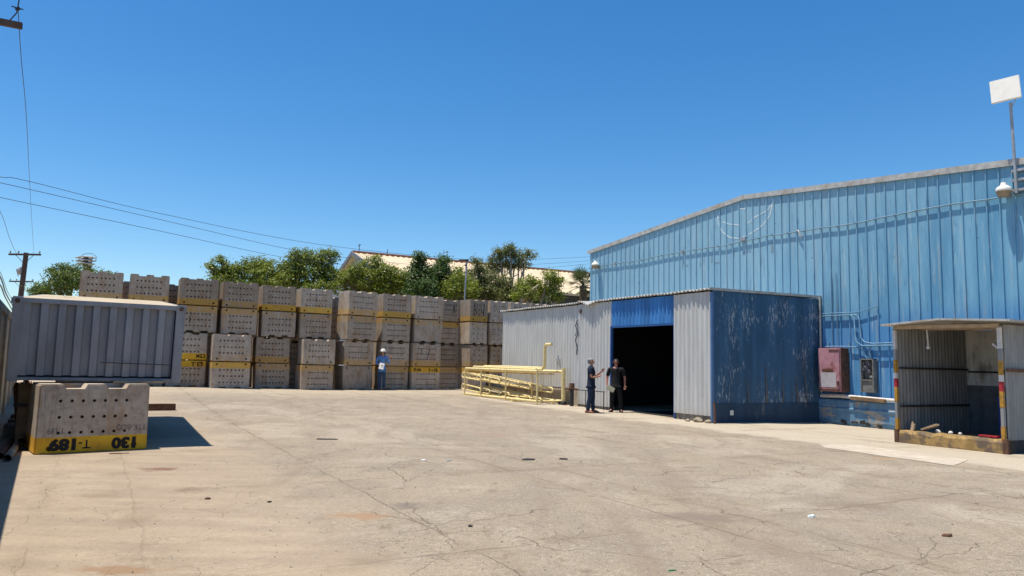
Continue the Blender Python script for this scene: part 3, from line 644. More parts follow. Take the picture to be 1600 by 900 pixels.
# ------------------------------------------------------------ pierced concrete boxes
BW, BH, BD = 1.5, 1.05, 1.05
def make_box(ncol, w, d, plainface=False, through=False, near=False):
    bm = bmesh.new(); bmesh.ops.create_cube(bm, size=1)
    bmesh.ops.scale(bm, vec=(w, d, BH), verts=bm.verts); bmesh.ops.translate(bm, vec=(0, d / 2, BH / 2), verts=bm.verts)
    for v in bm.verts:
        if v.co.z > .5: pass
        else: v.co.x *= .985
    bmesh.ops.bevel(bm, geom=list(bm.edges), offset=.022, segments=2, affect='EDGES')
    me = bpy.data.meshes.new('concrete_box'); bm.to_mesh(me); bm.free(); o = link('tmp', me)
    cut = MB()
    def cyl(x, z, r=.024, y0=-.05, y1=.16):
        n = 9; vs = [(x + r * math.cos(2 * math.pi * i / n), y, z + r * math.sin(2 * math.pi * i / n)) for y in (y0, y1) for i in range(n)]
        cut.add(vs, [tuple(range(n)), tuple(range(2 * n - 1, n - 1, -1))] + [(i, i + n, (i + 1) % n + n, (i + 1) % n) for i in range(n)])
    if not plainface:
        for r_, z in enumerate((.255, .50, .735)):
            for i in range(ncol):
                x = (-.44 + .885 * i / (ncol - 1)) if ncol > 3 else (-.27 + .27 * i)
                if ncol == 7: x += .02
                cyl(x, z, .034 if not near else .024)
    cyl(-w / 2 + .19, .955, .042); cyl(w / 2 - .19, .965, .042)
    # forklift slots through the base
    for s_ in ((-.28, .28) if ncol > 3 else (-.22, .22)):
        h = .072; wa, wb = (.16, .12) if ncol > 3 else (.12, .09)
        vs = [(s_ + a, y, z) for y in (-.1, d + .1 if through else .45) for a, z in ((-wa, -.1), (wa, -.1), (wa, 0.0), (wb, h), (-wb, h), (-wa, 0.0))]
        cut.add(vs, [(0, 1, 2, 3, 4, 5), (11, 10, 9, 8, 7, 6)] + [(i, i + 6, (i + 1) % 6 + 6, (i + 1) % 6) for i in range(6)])
    cm = bpy.data.meshes.new('c'); cm.from_pydata(cut.v, [], cut.f); bm = bmesh.new(); bm.from_mesh(cm); bmesh.ops.recalc_face_normals(bm, faces=bm.faces); bm.to_mesh(cm); bm.free()
    co_ = link('tmpc', cm)
    md = o.modifiers.new('b', 'BOOLEAN'); md.operation = 'DIFFERENCE'; md.object = co_; md.solver = 'EXACT'
    bpy.context.view_layer.update(); res = eval_mesh(o)
    bpy.data.objects.remove(o); bpy.data.objects.remove(co_)
    res.materials.clear(); res.materials.append(M['boxc']); res.name = 'concrete_box'
    return res
BX7 = make_box(7, BW, BD); BX7T = make_box(7, BW, BD, through=True); BX7N = make_box(7, BW, BD, near=True); BX3 = make_box(3, 1.06, BW); BX0 = make_box(7, BW, BD, True)
BOXG = 'pierced concrete boxes stacked four high'
def put_box(mesh, u, v, z, w, flip, rot=0, band=.5, sat=.5, label='', group=BOXG, full=None):
    """u = left front corner in the site frame; rot turns the box about it"""
    o = bpy.data.objects.new('concrete_box', mesh); col.objects.link(o)
    fw = 1.06 if mesh is BX3 else BW
    a = HEAD + rot; X = Vector((math.cos(a), math.sin(a), 0))
    p = P(u, v) + X * (w / 2)
    o.scale = (w / fw, 1, 1)
    o.rotation_euler = (0, math.pi if flip else 0, a)
    o.location = (p.x, p.y, z + (BH if flip else 0)); o.color = (band, sat, 0, 1)
    return tag(o, label, 'concrete box', group)
ORD = ['first', 'second', 'third', 'fourth', 'fifth', 'sixth', 'seventh', 'eighth', 'ninth', 'tenth', 'eleventh', 'twelfth']
ROW = ['bottom', 'lower middle', 'upper middle', 'top']
# name, upper(px, v, width, rot), lower(...), mesh, bands from the bottom up, saturations
cols = [
 ('u', -15.2, 16.9, 1.5, 0), ('u', -13.52, 16.9, 1.45, 0), (275, 16.9, 1.5, 0, 262, 16.9, 1.5, 0), (343.5, 16.85, 1.45, 0, 332, 16.1, 1.5, -1),
 (406, 17.0, 1.45, 0, 400.5, 17.1, 1.45, 1), (467, 16.95, 1.42, 0, 474, 16.4, 1.40, 1), (542, 16.5, 1.46, 10, 537.5, 16.75, 1.42, 5), (596, 16.9, 1.42, 1, 594, 17.0, 1.45, 0),
 (645.5, 16.9, 1.48, 0, 644.5, 16.8, 1.46, 0), (0, 18.0, 1.46, 0), (732.5, 16.9, 1.02, 3, 734, 16.9, 1.02, 2), (764.5, 16.9, 1.04, 0, 766, 17.2, 1.04, 0), ('u', 3.12, 16.9, 1.15, 0), ('u', 4.32, 16.9, 1.15, 0)]
BANDS = {2: (.95, .98, .55, .68), 3: (.72, .30, .5, .52), 4: (.45, .62, .35, .85), 5: (.5, .25, .35, .78), 6: (.2, .45, .42, .5), 7: (.55, .4, .5, .74), 8: (.95, .55, .4, .22), 9: (.55, .3, .68, .25), 10: (.75, .45, .35, .70), 11: (.3, .4, .3, .2)}
allbox = {}
rb_ = random.Random(11)
nstack = 0
for ci, cdt in enumerate(cols):
    if cdt[0] == 'u': up = lo = (cdt[1], cdt[2], cdt[3], cdt[4])
    elif cdt[0] == 0: ul = u_at(721.5, 18.0) - 1.46; up = lo = (ul, 18.0, 1.46, 0)
    else: up = (u_at(cdt[0], cdt[1]), *cdt[1:4]); lo = (u_at(cdt[4], cdt[5]), *cdt[5:8])
    for row in range(4):
        u, v, w, rt = up if row >= 2 else lo
        mesh = BX3 if ci in (10, 11, 12, 13) else BX7T if ci < 2 else BX7
        if (ci, row) in ((6, 0), (8, 2)): mesh = BX0
        z = GBZ = gz(*P(u + .7, v + .2).xy) + row * (BH + .036) - .02
        bnd = BANDS.get(ci, (.4, .5, .4, .45 if ci == 0 else .6))[row] * .85 + .17; sat = 1.0 if bnd > .93 else .75 if bnd > .7 else .4
        look = ('bright yellow banded' if bnd > .93 else 'yellow banded' if bnd > .65 else 'faded banded' if bnd > .42 else 'bare grey')
        jit = rb_.uniform(-.02, .02)
        lb = '%s concrete box, %s of the %s stack from the left' % (look, ROW[row], ORD[ci] if ci < 12 else ('second last' if ci == 12 else 'last'))
        if (ci, row) == (3, 1): lb = 'dented pale concrete box, lower middle of the fourth stack from the left, jutting out'
        if (ci, row) == (6, 0): lb = 'concrete box without holes at the bottom just left of the helmeted woman'
        if (ci, row) == (6, 3): lb = 'pale cornered concrete box turned askew, topmost left of the helmeted woman'
        if (ci, row) == (2, 0): lb = 'bright yellow banded concrete box at the bottom right beside the grey container'
        if (ci, row) == (2, 1): lb = 'orange banded concrete box second from the bottom right beside the grey container'
        if (ci, row) == (8, 0): lb = 'yellow banded concrete box lettered 1199 and T-176 in the bottom row'
        if (ci, row) == (8, 1): lb = 'concrete box with two black painted strokes above the box lettered 1199'
        allbox[ci, row] = put_box(mesh, u + jit + .03, v + rb_.uniform(-.04, .04), z, w - .06, row % 2 == 1, R(rt + rb_.uniform(-1.2, 1.2)), bnd, sat, lb)
edges = [-13.55, -11.95, -10.35, -8.8, -7.15, -5.6, -3.6, -2.0, -.45, 1.0, 1.95, 3.1]
for gi, gu in enumerate(edges):
    if gi in (10,): continue
    wdt = 1.45 if gi not in (9, 11) else 1.3
    for row in range(4):
        uu = gu - wdt / 2; vv = 18.25 if not 7 <= gi <= 9 else 19.4
        pz = gz(*P(uu + .7, vv).xy) + row * (BH + .003) - .11
        put_box(BX7, uu, vv, pz, wdt, row % 2 == 1, 0, .4, .4, '%s grey box seen through the gap between the %s and %s stacks' % (ROW[row], ORD[gi], ORD[gi + 1] if gi < 11 else 'next'), 'second row of boxes behind the stacks')
def stroke(box, pts, w=.035):
    b = MB()
    for i in range(len(pts) - 1):
        p, q = Vector((pts[i][0], 0, pts[i][1])), Vector((pts[i + 1][0], 0, pts[i + 1][1])); d = (q - p).normalized(); n = Vector((-d.z, 0, d.x)) * w / 2
        y = -.004 - .0006 * i
        b.add([(x.x, yy, x.z) for yy in (y, 0) for x in (p - n, p + n, q + n, q - n)], [(0, 1, 2, 3), (7, 6, 5, 4), (0, 4, 5, 1), (1, 5, 6, 2), (2, 6, 7, 3), (3, 7, 4, 0)])
    return b.build('painted_stroke', M['black'], box)
RX = (R(90), 0, 0)
stroke(allbox[8, 1], [(.28, .25), (.28, .5)]); stroke(allbox[8, 1], [(-.15, .25), (-.02, .75)])
stroke(allbox[9, 3], [(-.28, .28), (-.28, .62)], .06)
stroke(allbox[10, 3], [(.3, .2), (.33, .75)], .025); stroke(allbox[10, 3], [(.12, .2), (.15, .7), (.3, .2)], .022); stroke(allbox[10, 3], [(-.1, .18), (-.12, .6), (-.3, .6)], .03); stroke(allbox[10, 3], [(-.3, .2), (-.26, .75)], .03)
stroke(allbox[2, 2], [(-.3, .35), (-.3, .6)], .03); stroke(allbox[11, 3], [(.0, .45), (.0, .6)], .04)
text('painted_number', '1199', .20, M['black'], allbox[8, 0], (-.66, -.003, .84), RX, .008, label='black numerals 1199 on the yellow band')
text('painted_number', 'T-176', .20, M['black'], allbox[8, 0], (.13, -.003, .84), RX, .008, label='black lettering T-176 on the yellow band')
text('painted_number', 'T E3', .22, M['black'], allbox[2, 0], (.18, -.003, .83), RX, .006, sx=1.1); text('painted_number', '0', .24, M['black'], allbox[2, 0], (-.5, -.003, .83), RX, .008)
text('painted_number', 'E.2M', .20, M['black'], allbox[2, 1], (-.70, -.003, .84), RX, .006, sx=.9); text('painted_number', 'L', .22, M['black'], allbox[2, 1], (.42, -.003, .83), RX, .008)
# the box at the front left
G2 = 'boxes carrying the grey container'
t189 = put_box(BX7N, 0, 0, 0, 1.41, True, 0, .97, 1.0, 'upturned yellow banded concrete box lettered T-189 and 130 under the grey container', 'boxes carrying the grey container')
t189.color = (1.25, 1, 0, 1)
a_ = HEAD + R(10); p = onground(52, 711); p.z = 0; p = p + Vector((math.cos(a_), math.sin(a_), 0)) * .765
t189.location = (p.x, p.y, BH * .985 + gz(p.x, p.y) - .005); t189.rotation_euler = (0, math.pi, a_); t189.scale = (1.53 / 1.5, 1, .985)
# flipped: text reads upside down; local x is mirrored so start from the right side seen in the photo
text('painted_number', 'T-', .18, M['black'], t189, (.03, -.003, .86), RX, .002, label='hand painted black T before the number 189')
text('painted_number', '189', .22, M['black'], t189, (.19, -.003, .84), RX, .014, sx=1.13, label='bold black stencilled 189')
text('painted_number', '130', .22, M['black'], t189, (-.62, -.003, .85), RX, .014, sx=1.1, label='bold black stencilled 130')
text('crayon_note', 'T.189', .13, M['faint'], t189, (.38, -.003, .66), RX, -.001, sx=.75)
text('crayon_note', 'TTK-BCQ', .13, M['faint'], t189, (-.72, -.003, .64), RX, -.001, sx=.75)
# hidden rear support
sup = put_box(BX7, 0, 0, 0, 1.5, False, 0, .3, .3, 'plain grey box supporting the far end of the grey container', 'boxes carrying the grey container')
q = P(-14.35, 3.0); sup.location = (q.x, q.y, gz(q.x, q.y)); sup.rotation_euler = (0, 0, HEAD)
for i in range(3):
    b = MB(); b.box((0, 0, 0), (1.5, .22, .17)); o = b.build('support_timber', M['timber'], bevel=.008, label='dark timber sleeper under the far end of the container, %s of three' % ('lowest', 'middle', 'topmost')[i], cat='timber', group='sleepers under the container')
    q = P(-14.35, 3.3 + .0 * i, 1.155 + .172 * i); o.location = (q.x, q.y, q.z + gz(q.x, q.y)); o.rotation_euler.z = HEAD

# ------------------------------------------------------------ container (half height)
ct = empty('shipping_container', label='half height grey blue corrugated container resting on the T-189 box', cat='container')
CW, CH, CL = 2.45, 1.31, 6.0
q = P(-15.58, -1.05); ct.location = (q.x, q.y, 1.04); ct.rotation_euler = Matrix.Rotation(HEAD, 4, 'Z').to_euler()
ct.rotation_mode = 'XYZ'; ct.rotation_euler = (R(4.4), R(.35), HEAD)
# trapezoid corrugated front, x along width, front at y=0
def trap_wall(name, L, z0, z1, o, d, nrm, cnt, dep):
    xs_ = []; pitch = L / cnt
    for i in range(cnt):
        for f, h in ((.0, 0), (.40, 0), (.5, 1), (.9, 1)): xs_.append(((i + f) * pitch, h * dep))
    xs_.append((L, 0)); o, d, nrm = Vector(o), Vector(d), Vector(nrm); vs = []
    for off in (0, .01):
        for z in (z0, z1):
            for x, h in xs_: p = o + d * x - nrm * (h + off); p.z = z; vs.append(p)
    n = len(xs_); fs = []
    for i in range(n - 1): fs += [(i, i + 1, n + i + 1, n + i), (2 * n + i, 3 * n + i, 3 * n + i + 1, 2 * n + i + 1)]
    b = MB().add(vs, fs); ob = b.build(name, M['cont'], ct)
    return ob
trap_wall('front_wall', CW - .3, .0 + .10, CH - .08, (.14, .03, 0), (1, 0, 0), (0, -1, 0), 9, .075)
trap_wall('side_wall', CL - .3, .10, CH - .08, (.03, CL - .15, 0), (0, -1, 0), (-1, 0, 0), 22, .04)
trap_wall('side_wall', CL - .3, .10, CH - .08, (CW - .03, .15, 0), (0, 1, 0), (1, 0, 0), 22, .04)
trap_wall('rear_wall', CW - .3, .10, CH - .08, (CW - .16, CL - .03, 0), (-1, 0, 0), (0, 1, 0), 9, .04)
b = MB()
for x in (.07, CW - .07):
    for y in (.07, CL - .07): b.box((x, y, CH / 2), (.14, .14, CH - .02))
for z in (.05, CH - .045):
    hh = .05 if z < .1 else .075
    b.box((CW / 2, .035, z), (CW - .28, .07, hh)); b.box((CW / 2, CL - .035, z), (CW - .28, .07, hh)); b.box((.035, CL / 2, z), (.07, CL - .28, hh)); b.box((CW - .035, CL / 2, z), (.07, CL - .28, hh))
b.build('frame', M['cont'], ct, bevel=.008)
for x in (.065, CW - .065):
    for z in (CH - .055,):
        b = MB(); b.box((x, .06, z), (.17, .15, .13)); cs = b.build('corner_casting', M['cont'], ct, bevel=.02)
        b = MB(); b.tube([(x, -.012, z), (x, -.02, z)], .038, 14); b.build('lifting_eye', M['rust'], cs)
b = MB(); b.box((CW / 2, CL / 2, CH - .02), (CW - .12, CL - .12, .03)); b.build('roof', M['controof'], ct)
b = MB(); b.box((CW / 2, CL / 2, .06), (CW - .14, CL - .14, .05)); b.build('floor', M['darksteel'], ct)
b = MB(); b.beam((1.25, -.015, .33), (CW - .16, -.015, .31), .012, .012); b.build('weld_line', M['darksteel'], ct)
# white ledge board between box and container
b = MB(); b.box((0, 0, 0), (.75, .18, .035)); o = b.build('spacer_board', M['paletimber'], label='pale board between the T-189 box and the grey container', cat='board'); q = P(-13.75, -1.05, 1.05); o.location = q; o.rotation_euler.z = HEAD
# beam poking out behind
b = MB(); b.box((0, 0, 0), (1.2, .2, .17)); o = b.build('steel_beam', M['rust'], bevel=.01, label='dark square beam poking out from behind the T-189 box into its shadow', cat='beam'); q = onground(262, 641); o.location = (q.x - .42 * A.x, q.y - .42 * A.y, q.z + .085); o.rotation_euler.z = HEAD

# ------------------------------------------------------------ fence on the left
fn = empty('boundary_wall', label='tan panelled boundary wall at the far left edge beside the container', cat='wall')
fa, fb_ = P(-15.15, -14.0), P(-16.6, 13.5)
d = (fb_ - fa); L = d.length; fn.location = fa; fn.rotation_euler.z = math.atan2(d.y, d.x)
nb = int(L / 2.5)
for i in range(nb):
    b = MB(); x0 = i * L / nb; x1 = (i + 1) * L / nb; b.span((x0 + .1, .02, -.3), (x1 - .1, .12, 2.22)); b.build('panel', M['fence'], fn)
b = MB()
for i in range(nb + 1): x = i * L / nb; b.span((x - .1, -.03, -.3), (x + .1, .16, 2.25))
b.build('pillars', M['fence'], fn)
b = MB(); b.span((-.1, -.02, 2.25), (L + .1, .22, 2.40)); b.build('coping', M['fence'], fn, bevel=.01)

# ------------------------------------------------------------ scrap between the box and the wall
def pipe_thing(u0, v0, u1, v1, z0, z1, r, mat, label, name='steel_pipe'):
    p, q = P(u0, v0), P(u1, v1); p.z = gz(p.x, p.y) + z0; q.z = gz(q.x, q.y) + z1
    mid = (p + q) / 2; dd = (q - p).normalized(); b = MB(); b.tube([p - mid, q - mid], r, 12, caps=False)
    b.tube([q - mid, p - mid], r * .82, 12, caps=False)
    # ring faces at the two ends
    o = b.build(name, mat, label=label, cat='pipe', group='pipes lying by the boundary wall'); o.location = mid; return o
pipe_thing(-15.36, -2.45, -15.42, 2.0, .05, .06, .05, M['foot'], 'nearest tan pipe lying on the ground left of the T-189 box')
pipe_thing(-15.47, -2.1, -15.55, 2.4, .045, .05, .04, M['rust'], 'thin rusty pipe lying tight against the boundary wall')
pipe_thing(-15.30, -1.2, -15.45, 2.6, .16, .18, .045, M['rust'], 'brown pipe resting on top of the other two pipes')
for i, (u, v, z, w, lb) in enumerate(((-15.42, .2, .30, .25, 'dark plank on the scrap heap by the wall, lowest of three'), (-15.40, .6, .44, .2, 'dark plank in the middle of the scrap heap by the wall'), (-15.45, .1, .60, .2, 'topmost dark plank of the scrap heap by the wall'))):
    b = MB(); b.box((0, 0, 0), (w, 2.4, .05)); o = b.build('scrap_plank', M['darksteel'], label=lb, cat='plank', group='planks heaped by the wall', bevel=.004); o.location = P(u, v + .4, z); o.rotation_euler = (R(-1 - i), R(i * 3 - 3), HEAD + R(i * 1.5))
for i in range(3):
    b = MB(); b.box((0, 0, .2), (.4, .4, .40)); o = b.build('scrap_block', M['foot'], label='grey block under the scrap planks, %s one' % ('nearest', 'middle', 'farthest')[i], cat='block', group='blocks under the scrap', bevel=.02)
    q = P(-15.52, 1.0 + i * .75); o.location = (q.x, q.y, gz(q.x, q.y) - .16 + .02 * i); o.rotation_euler.z = HEAD + .2 * i

b = MB(); rgs = random.Random(3)
prof = [(0, .0), (0, .95), (.3, 1.02), (.7, .9), (1.1, 1.0), (1.6, .93), (2.1, 1.04), (2.6, .9), (3.0, .95), (3.0, 0)]
n = len(prof); b.add([(x, y, z) for x in (0, .06) for y, z in prof], [tuple(range(n)), tuple(range(2 * n - 1, n - 1, -1))] + [(i, (i + 1) % n, n + (i + 1) % n, n + i) for i in range(n)])
o = b.build('scrap_sheet', M['rust'], label='ragged rusty steel sheet standing against the boundary wall behind the T-189 box', cat='sheet'); o.location = P(-15.42, -.35, -.02); o.rotation_euler = (0, R(-7), HEAD)
b = MB(); b.box((0, 0, .5), (.16, .16, 1.0)); o = b.build('timber_post', M['timber'], label='dark brown timber post close behind the left side of the T-189 box', cat='post', bevel=.01); o.location = P(-15.36, -.55, 0); o.rotation_euler = (0, 0, HEAD + .1)
# ------------------------------------------------------------ yellow serpentine pipe rack
rk = site_thing('pipe_coil_rack', label='pale yellow rack of serpentine cooling pipes standing by the white annex wall', cat='pipe rack')
rz = .07
VR, VL = 7.55, 13.6   # right and left ends
def serp(u, z0, z1, vs_, r=.028):
    """zigzag coil in the plane u=const"""
    pts = []; k = 0
    return pts
def ubend(b, u, va, vb, z, dz, r):
    """two runs joined by a return bend at the left (vb)"""
    pts = [(u, va, z)]; n = 6
    pts.append((u, vb - dz / 2, z))
    for i in range(n + 1):
        t = math.pi * i / n; pts.append((u, vb + math.sin(t) * dz / 2, z + dz / 2 - math.cos(t) * dz / 2))
    pts.append((u, va, z + dz)); b.tube(pts, r, 7)
UN, UF = -1.25, -.22
VR, VL = 6.95, 12.7
for lv, (ztop, drop) in enumerate(((.97, .50), (.50, .40))):
    for i in range(8):
        u = UN + .02 + i * .11; vl = VL + .25 - i * .12; vr = VL - 1.3 - i * .58
        za = ztop - .01 * i; zr = za - .10 - drop * .45 * (i / 7); hb_ = .085
        zl = za - .20
        pts = [(u, vl - .1, za), (u, vr, zr)]
        for q in range(1, 6):
            t = math.pi * q / 6; pts.append((u, vr - math.sin(t) * hb_ * 1.6, zr - hb_ + math.cos(t) * hb_))
        pts += [(u, vr, zr - 2 * hb_), (u, vl - .1, zl)]
        for q in range(1, 6):
            t = math.pi * q / 6; pts.append((u, vl - .1 + math.sin(t) * .13, zl + .10 - math.cos(t) * .10))
        pts.append((u, vl - .1, za))
        b = MB(); b.tube(pts, .030, 7, caps=False); b.build('coil_tube', M['yellowpipe'], rk)
def part(nm, pts, r_, n=8, mt='yellowpipe'):
    b = MB(); b.tube(pts, r_, n); return b.build(nm, M[mt], rk)
for u in (UN, UF): part('frame_rail', [(u, VR, .12), (u, VL, .12)], .05); part('frame_rail', [(u, VR, 1.14), (u, VL - .1, 1.14)], .05)
for v in (VR + .1, 9.0, 11.2, VL - .1):
    part('cross_rail', [(UN, v, .12), (UF, v, .12)], .035, 7); part('cross_rail', [(UN, v, 1.14), (UF, v, 1.14)], .03, 7)
for v in (9.1, 11.1, VL - .15):
    for u in (UN - .05, UF + .04): part('upright', [(u, v, .06), (u, v, 1.16)], .026, 7)
part('end_post', [(UF, VR - .05, -.02), (UF, VR - .05, 1.27)], .075, 12)
part('end_post', [(UN, VR, .0), (UN, VR, 1.16)], .035, 10)
for k in range(18): part('cross_rod', [(UN + .05, VR + .5 + k * .29, 1.05), (UF - .03, VR + .5 + k * .29, 1.05)], .02, 5, 'yellowrust')
for dx in (.25, .5): part('top_tube', [(UN + dx, VR + .5, 1.20), (UN + dx, VL - .3, 1.22)], .04)
part('riser_pipe', [(-.75, 11.9, 1.24), (-.72, 9.8, 1.25), (-.62, 7.75, 1.24), (-.6, 7.6, 1.26), (-.6, 7.55, 1.36), (-.6, 7.54, 1.95), (-.6, 7.52, 2.03), (-.6, 7.44, 2.08), (-.6, 7.1, 2.08)], .055, 10)
part('flange', [(UF - .05, VR - .25, .06), (UF - .05, VR + .1, .06)], .08, 10, 'darksteel')
for v in (8.6, 11.8): b = MB(); b.span((UN - .1, v - .08, -.04), (UF + .08, v + .08, .07)); b.build('skid', M['yellowpipe'], rk, bevel=.01)
rk.location = C0 + Vector((0, 0, .07))

# ------------------------------------------------------------ building behind
fbld = empty('far_building', label='long building with pale gable and beige roof behind the trees', cat='building')
fbld.location = (-13.1, 62, 0); fbld.rotation_euler.z = HEAD
Lb, Wb, Hb, Eb = 52, 9.0, 10.3, 7.3
b = MB(); b.add([(0, -Wb, 0), (0, Wb, 0), (0, Wb, Eb), (0, 0, Hb), (0, -Wb, Eb), (.3, -Wb, 0), (.3, Wb, 0), (.3, Wb, Eb), (.3, 0, Hb), (.3, -Wb, Eb)], [(0, 4, 3, 2, 1), (5, 6, 7, 8, 9), (0, 1, 6, 5), (0, 5, 9, 4), (1, 2, 7, 6)]); b.build('gable_wall', M['farwall'], fbld)
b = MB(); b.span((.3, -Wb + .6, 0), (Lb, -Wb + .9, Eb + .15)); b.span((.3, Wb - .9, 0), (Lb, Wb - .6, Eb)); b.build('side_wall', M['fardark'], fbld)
for sgn in (-1, 1):
    b = MB(); sl = (Hb - Eb) / Wb
    n = int(Lb / .5); pr_ = []
    for i in range(n * 2 + 1): pr_.append((-.5 + (Lb + .5) * i / (n * 2), .07 * (i % 2)))
    vs = []
    for x, h in pr_:
        vs += [(x, 0, Hb + .12 + h), (x, sgn * (Wb + .5), Hb + .12 - sl * (Wb + .5) + h)]
    for x, h in pr_:
        vs += [(x, 0, Hb - .02), (x, sgn * (Wb + .5), Hb - .02 - sl * (Wb + .5))]
    N = len(pr_); fs = []
    for i in range(N - 1): fs += [(2 * i, 2 * i + 2, 2 * i + 3, 2 * i + 1), (2 * N + 2 * i, 2 * N + 2 * i + 1, 2 * N + 2 * i + 3, 2 * N + 2 * i + 2), (2 * i + 1, 2 * i + 3, 2 * N + 2 * i + 3, 2 * N + 2 * i + 1)]
    fs.append((0, 1, 2 * N + 1, 2 * N))
    b.add(vs, fs); b.build('roof_slope', M['farroof'], fbld)
b = MB(); b.beam((-.5, 0, Hb + .22), (Lb, 0, Hb + .22), .35, .14); b.build('ridge_cap', M['ridge'], fbld)
b = MB(); b.beam((-.52, 0, Hb + .05), (-.52, Wb + .5, Hb + .05 - sl * (Wb + .5)), .12, .35); b.beam((-.52, 0, Hb + .05), (-.52, -Wb - .5, Hb + .05 - sl * (Wb + .5)), .12, .35); b.build('verge_board', plain('verge', (.16, .17, .2), .7, .2), fbld)
b = MB(); b.tube([(.1, 0, Hb), (.1, 0, Hb + .9)], .03, 5); b.tube([(2.6, 0, Hb), (2.6, 0, Hb + .7)], .03, 5); b.tube([(.1, -.4, Hb + .8), (.1, .4, Hb + .8)], .03, 5); b.build('roof_aerial', M['darksteel'], fbld)

# ------------------------------------------------------------ poles and cables
def pole(name, px, py, Y, label, arms, r=.14, lean=0, sub=0, extra=None, armdir=None, gr='utility poles beyond the yard'):
    top = at(px, py, Y); t = empty(name, (top.x, top.y, 0), label=label, cat='utility pole', group=gr)
    b = MB(); b.tube([(0 - lean, 0, -.3), (0, 0, top.z)], [r * 1.35, r], 10); b.build('post', M['polewood'], t)
    for zz, w, a in arms:
        dx = Vector((math.cos(a), math.sin(a), 0)); z = top.z + zz
        b = MB(); b.beam(-dx * w / 2 + Vector((0, -.15, z)), dx * w / 2 + Vector((0, -.15, z)), .11, .13); ar = b.build('crossarm', M['polewood'], t)
        b = MB(); b.tube([(0, -.12, z - .7), dx * (w * .28) + Vector((0, -.15, z - .05))], .02, 5); b.tube([(0, -.12, z - .7), -dx * (w * .28) + Vector((0, -.15, z - .05))], .02, 5); b.build('arm_brace', M['polewood'], ar)
        for f in (-.46, -.2, .46):
            b = MB(); q = dx * w * f + Vector((0, -.15, z)); b.tube([q, q + Vector((0, 0, .13))], .02, 6); b.tube([q + Vector((0, 0, .12)), q + Vector((0, 0, .26))], [.07, .045], 8); b.build('insulator', M['ceramic'], ar)
    return t, top
t1, top1 = pole('utility_pole', 41, 395, 55, 'wooden utility pole with wide crossarm above the container left end', [(-.15, 2.5, R(-4))], r=.17, lean=.35)
b = MB(); b.ball((-.28, -.1, top1.z - 1.4), (.2, .2, .28), 10, 8); b.tube([(-.1, -.2, top1.z - 1.1), (-.5, -.2, top1.z - 1.3), (-.3, -.2, top1.z - 1.8)], .03, 5); b.build('transformer', M['ceramic'], t1)
pole('utility_pole', 35, 437, 75, 'farther utility pole with thin crossarm behind the wide crossarm pole', [(-.2, 2.5, R(-2))], r=.13)
t3, top3 = pole('utility_pole', 137.5, 402, 50, 'stubby pole top crowded with white insulators above the leftmost concrete box', [], r=.26)
b = MB()
for i in range(3):
    z = top3.z - .1 - i * .22
    for s_ in (-1, 1): b.tube([(s_ * .2, -.2, z), (s_ * (.72 - .05 * i), -.25, z + .05)], [.06, .045], 7)
    b.tube([(-.5, -.3, z + .08), (0, -.4, z + .1), (.5, -.3, z + .08)], .05, 7)
b.build('insulator', M['white_trim'], t3)
b = MB(); b.tube([(-.6, -.1, top3.z - .4), (-.5, -.1, top3.z), (-.2, -.1, top3.z + .22), (.35, -.1, top3.z + .24), (.6, -.1, top3.z + .05), (.62, -.1, top3.z - .3)], .018, 5); b.build('jumper_wire', M['cable'], t3)
# near pole, mostly outside the frame
pe = at(35, 41, 14); pc = pe - A * 1.25
t4 = empty('utility_pole', (pc.x, pc.y, 0), label='nearest utility pole, only its crossarm end showing at the top left corner', cat='utility pole', group='utility poles beyond the yard'); t4.rotation_euler.z = HEAD
b = MB(); b.tube([(0, .18, -.3), (0, .18, pe.z + .7)], [.19, .14], 12); b.build('post', M['polewood'], t4)
b = MB(); b.beam((-1.25, 0, pe.z), (1.25, 0, pe.z), .10, .12); ar = b.build('crossarm', M['polewood'], t4, bevel=.006)
b = MB(); b.tube([(1.0, 0, pe.z), (1.14, 0, pe.z + .25), (1.16, 0, pe.z + .55)], .012, 6); b.tube([(1.12, 0, pe.z + .30), (1.18, 0, pe.z + .36)], .035, 8); b.tube([(1.04, 0, pe.z + .36), (1.24, 0, pe.z + .34)], .012, 6)
b.tube([(1.0, 0, pe.z + .62), (1.3, 0, pe.z + .60)], .02, 6); b.build('insulator', M['darksteel'], ar)
def cable(pts, label, r=.014, group='overhead cables'):
    P3 = [at(*p) for p in pts]; out = []
    for i in range(len(P3) - 1):
        p0, p1, p2, p3 = P3[max(i - 1, 0)], P3[i], P3[i + 1], P3[min(i + 2, len(P3) - 1)]
        for k in range(8):
            t = k / 8; out.append(.5 * ((2 * p1) + (p2 - p0) * t + (2 * p0 - 5 * p1 + 4 * p2 - p3) * t * t + (3 * p1 - p0 - 3 * p2 + p3) * t ** 3))
    out.append(P3[-1]); return MB().tube(out, r, 5).build('overhead_cable', M['cable'], label=label, cat='cable', group=group)
cable([(-120, 260, 16), (0, 276.5, 19.6), (48, 284, 21.5), (250, 333.5, 28), (500, 382, 36), (727, 405, 45), (835, 405, 50), (925, 401, 54), (980, 397, 57)], 'highest thin cable sloping from the left edge to the mast', .009)
cable([(-120, 262, 17.5), (0, 285.5, 20.5), (250, 343, 28), (450, 389, 35), (545, 403, 38), (700, 417, 46), (835, 413, 50), (925, 407, 54), (980, 403, 57)], 'middle thin cable sloping from the left edge behind the trees', .009)
cable([(-120, 283, 18), (0, 308.5, 21), (250, 361, 28), (437, 401, 35), (543, 414, 38), (700, 428, 46), (820, 421, 50), (925, 412, 54), (980, 408, 57)], 'lowest thin cable sloping from the left edge into the broad tree', .009)
cable([(28, 8, 14), (33, 90, 16), (41, 180, 20), (46, 280, 30), (50, 350, 42), (53, 399, 55)], 'nearly vertical cable running from the near crossarm to the far pole', .008)
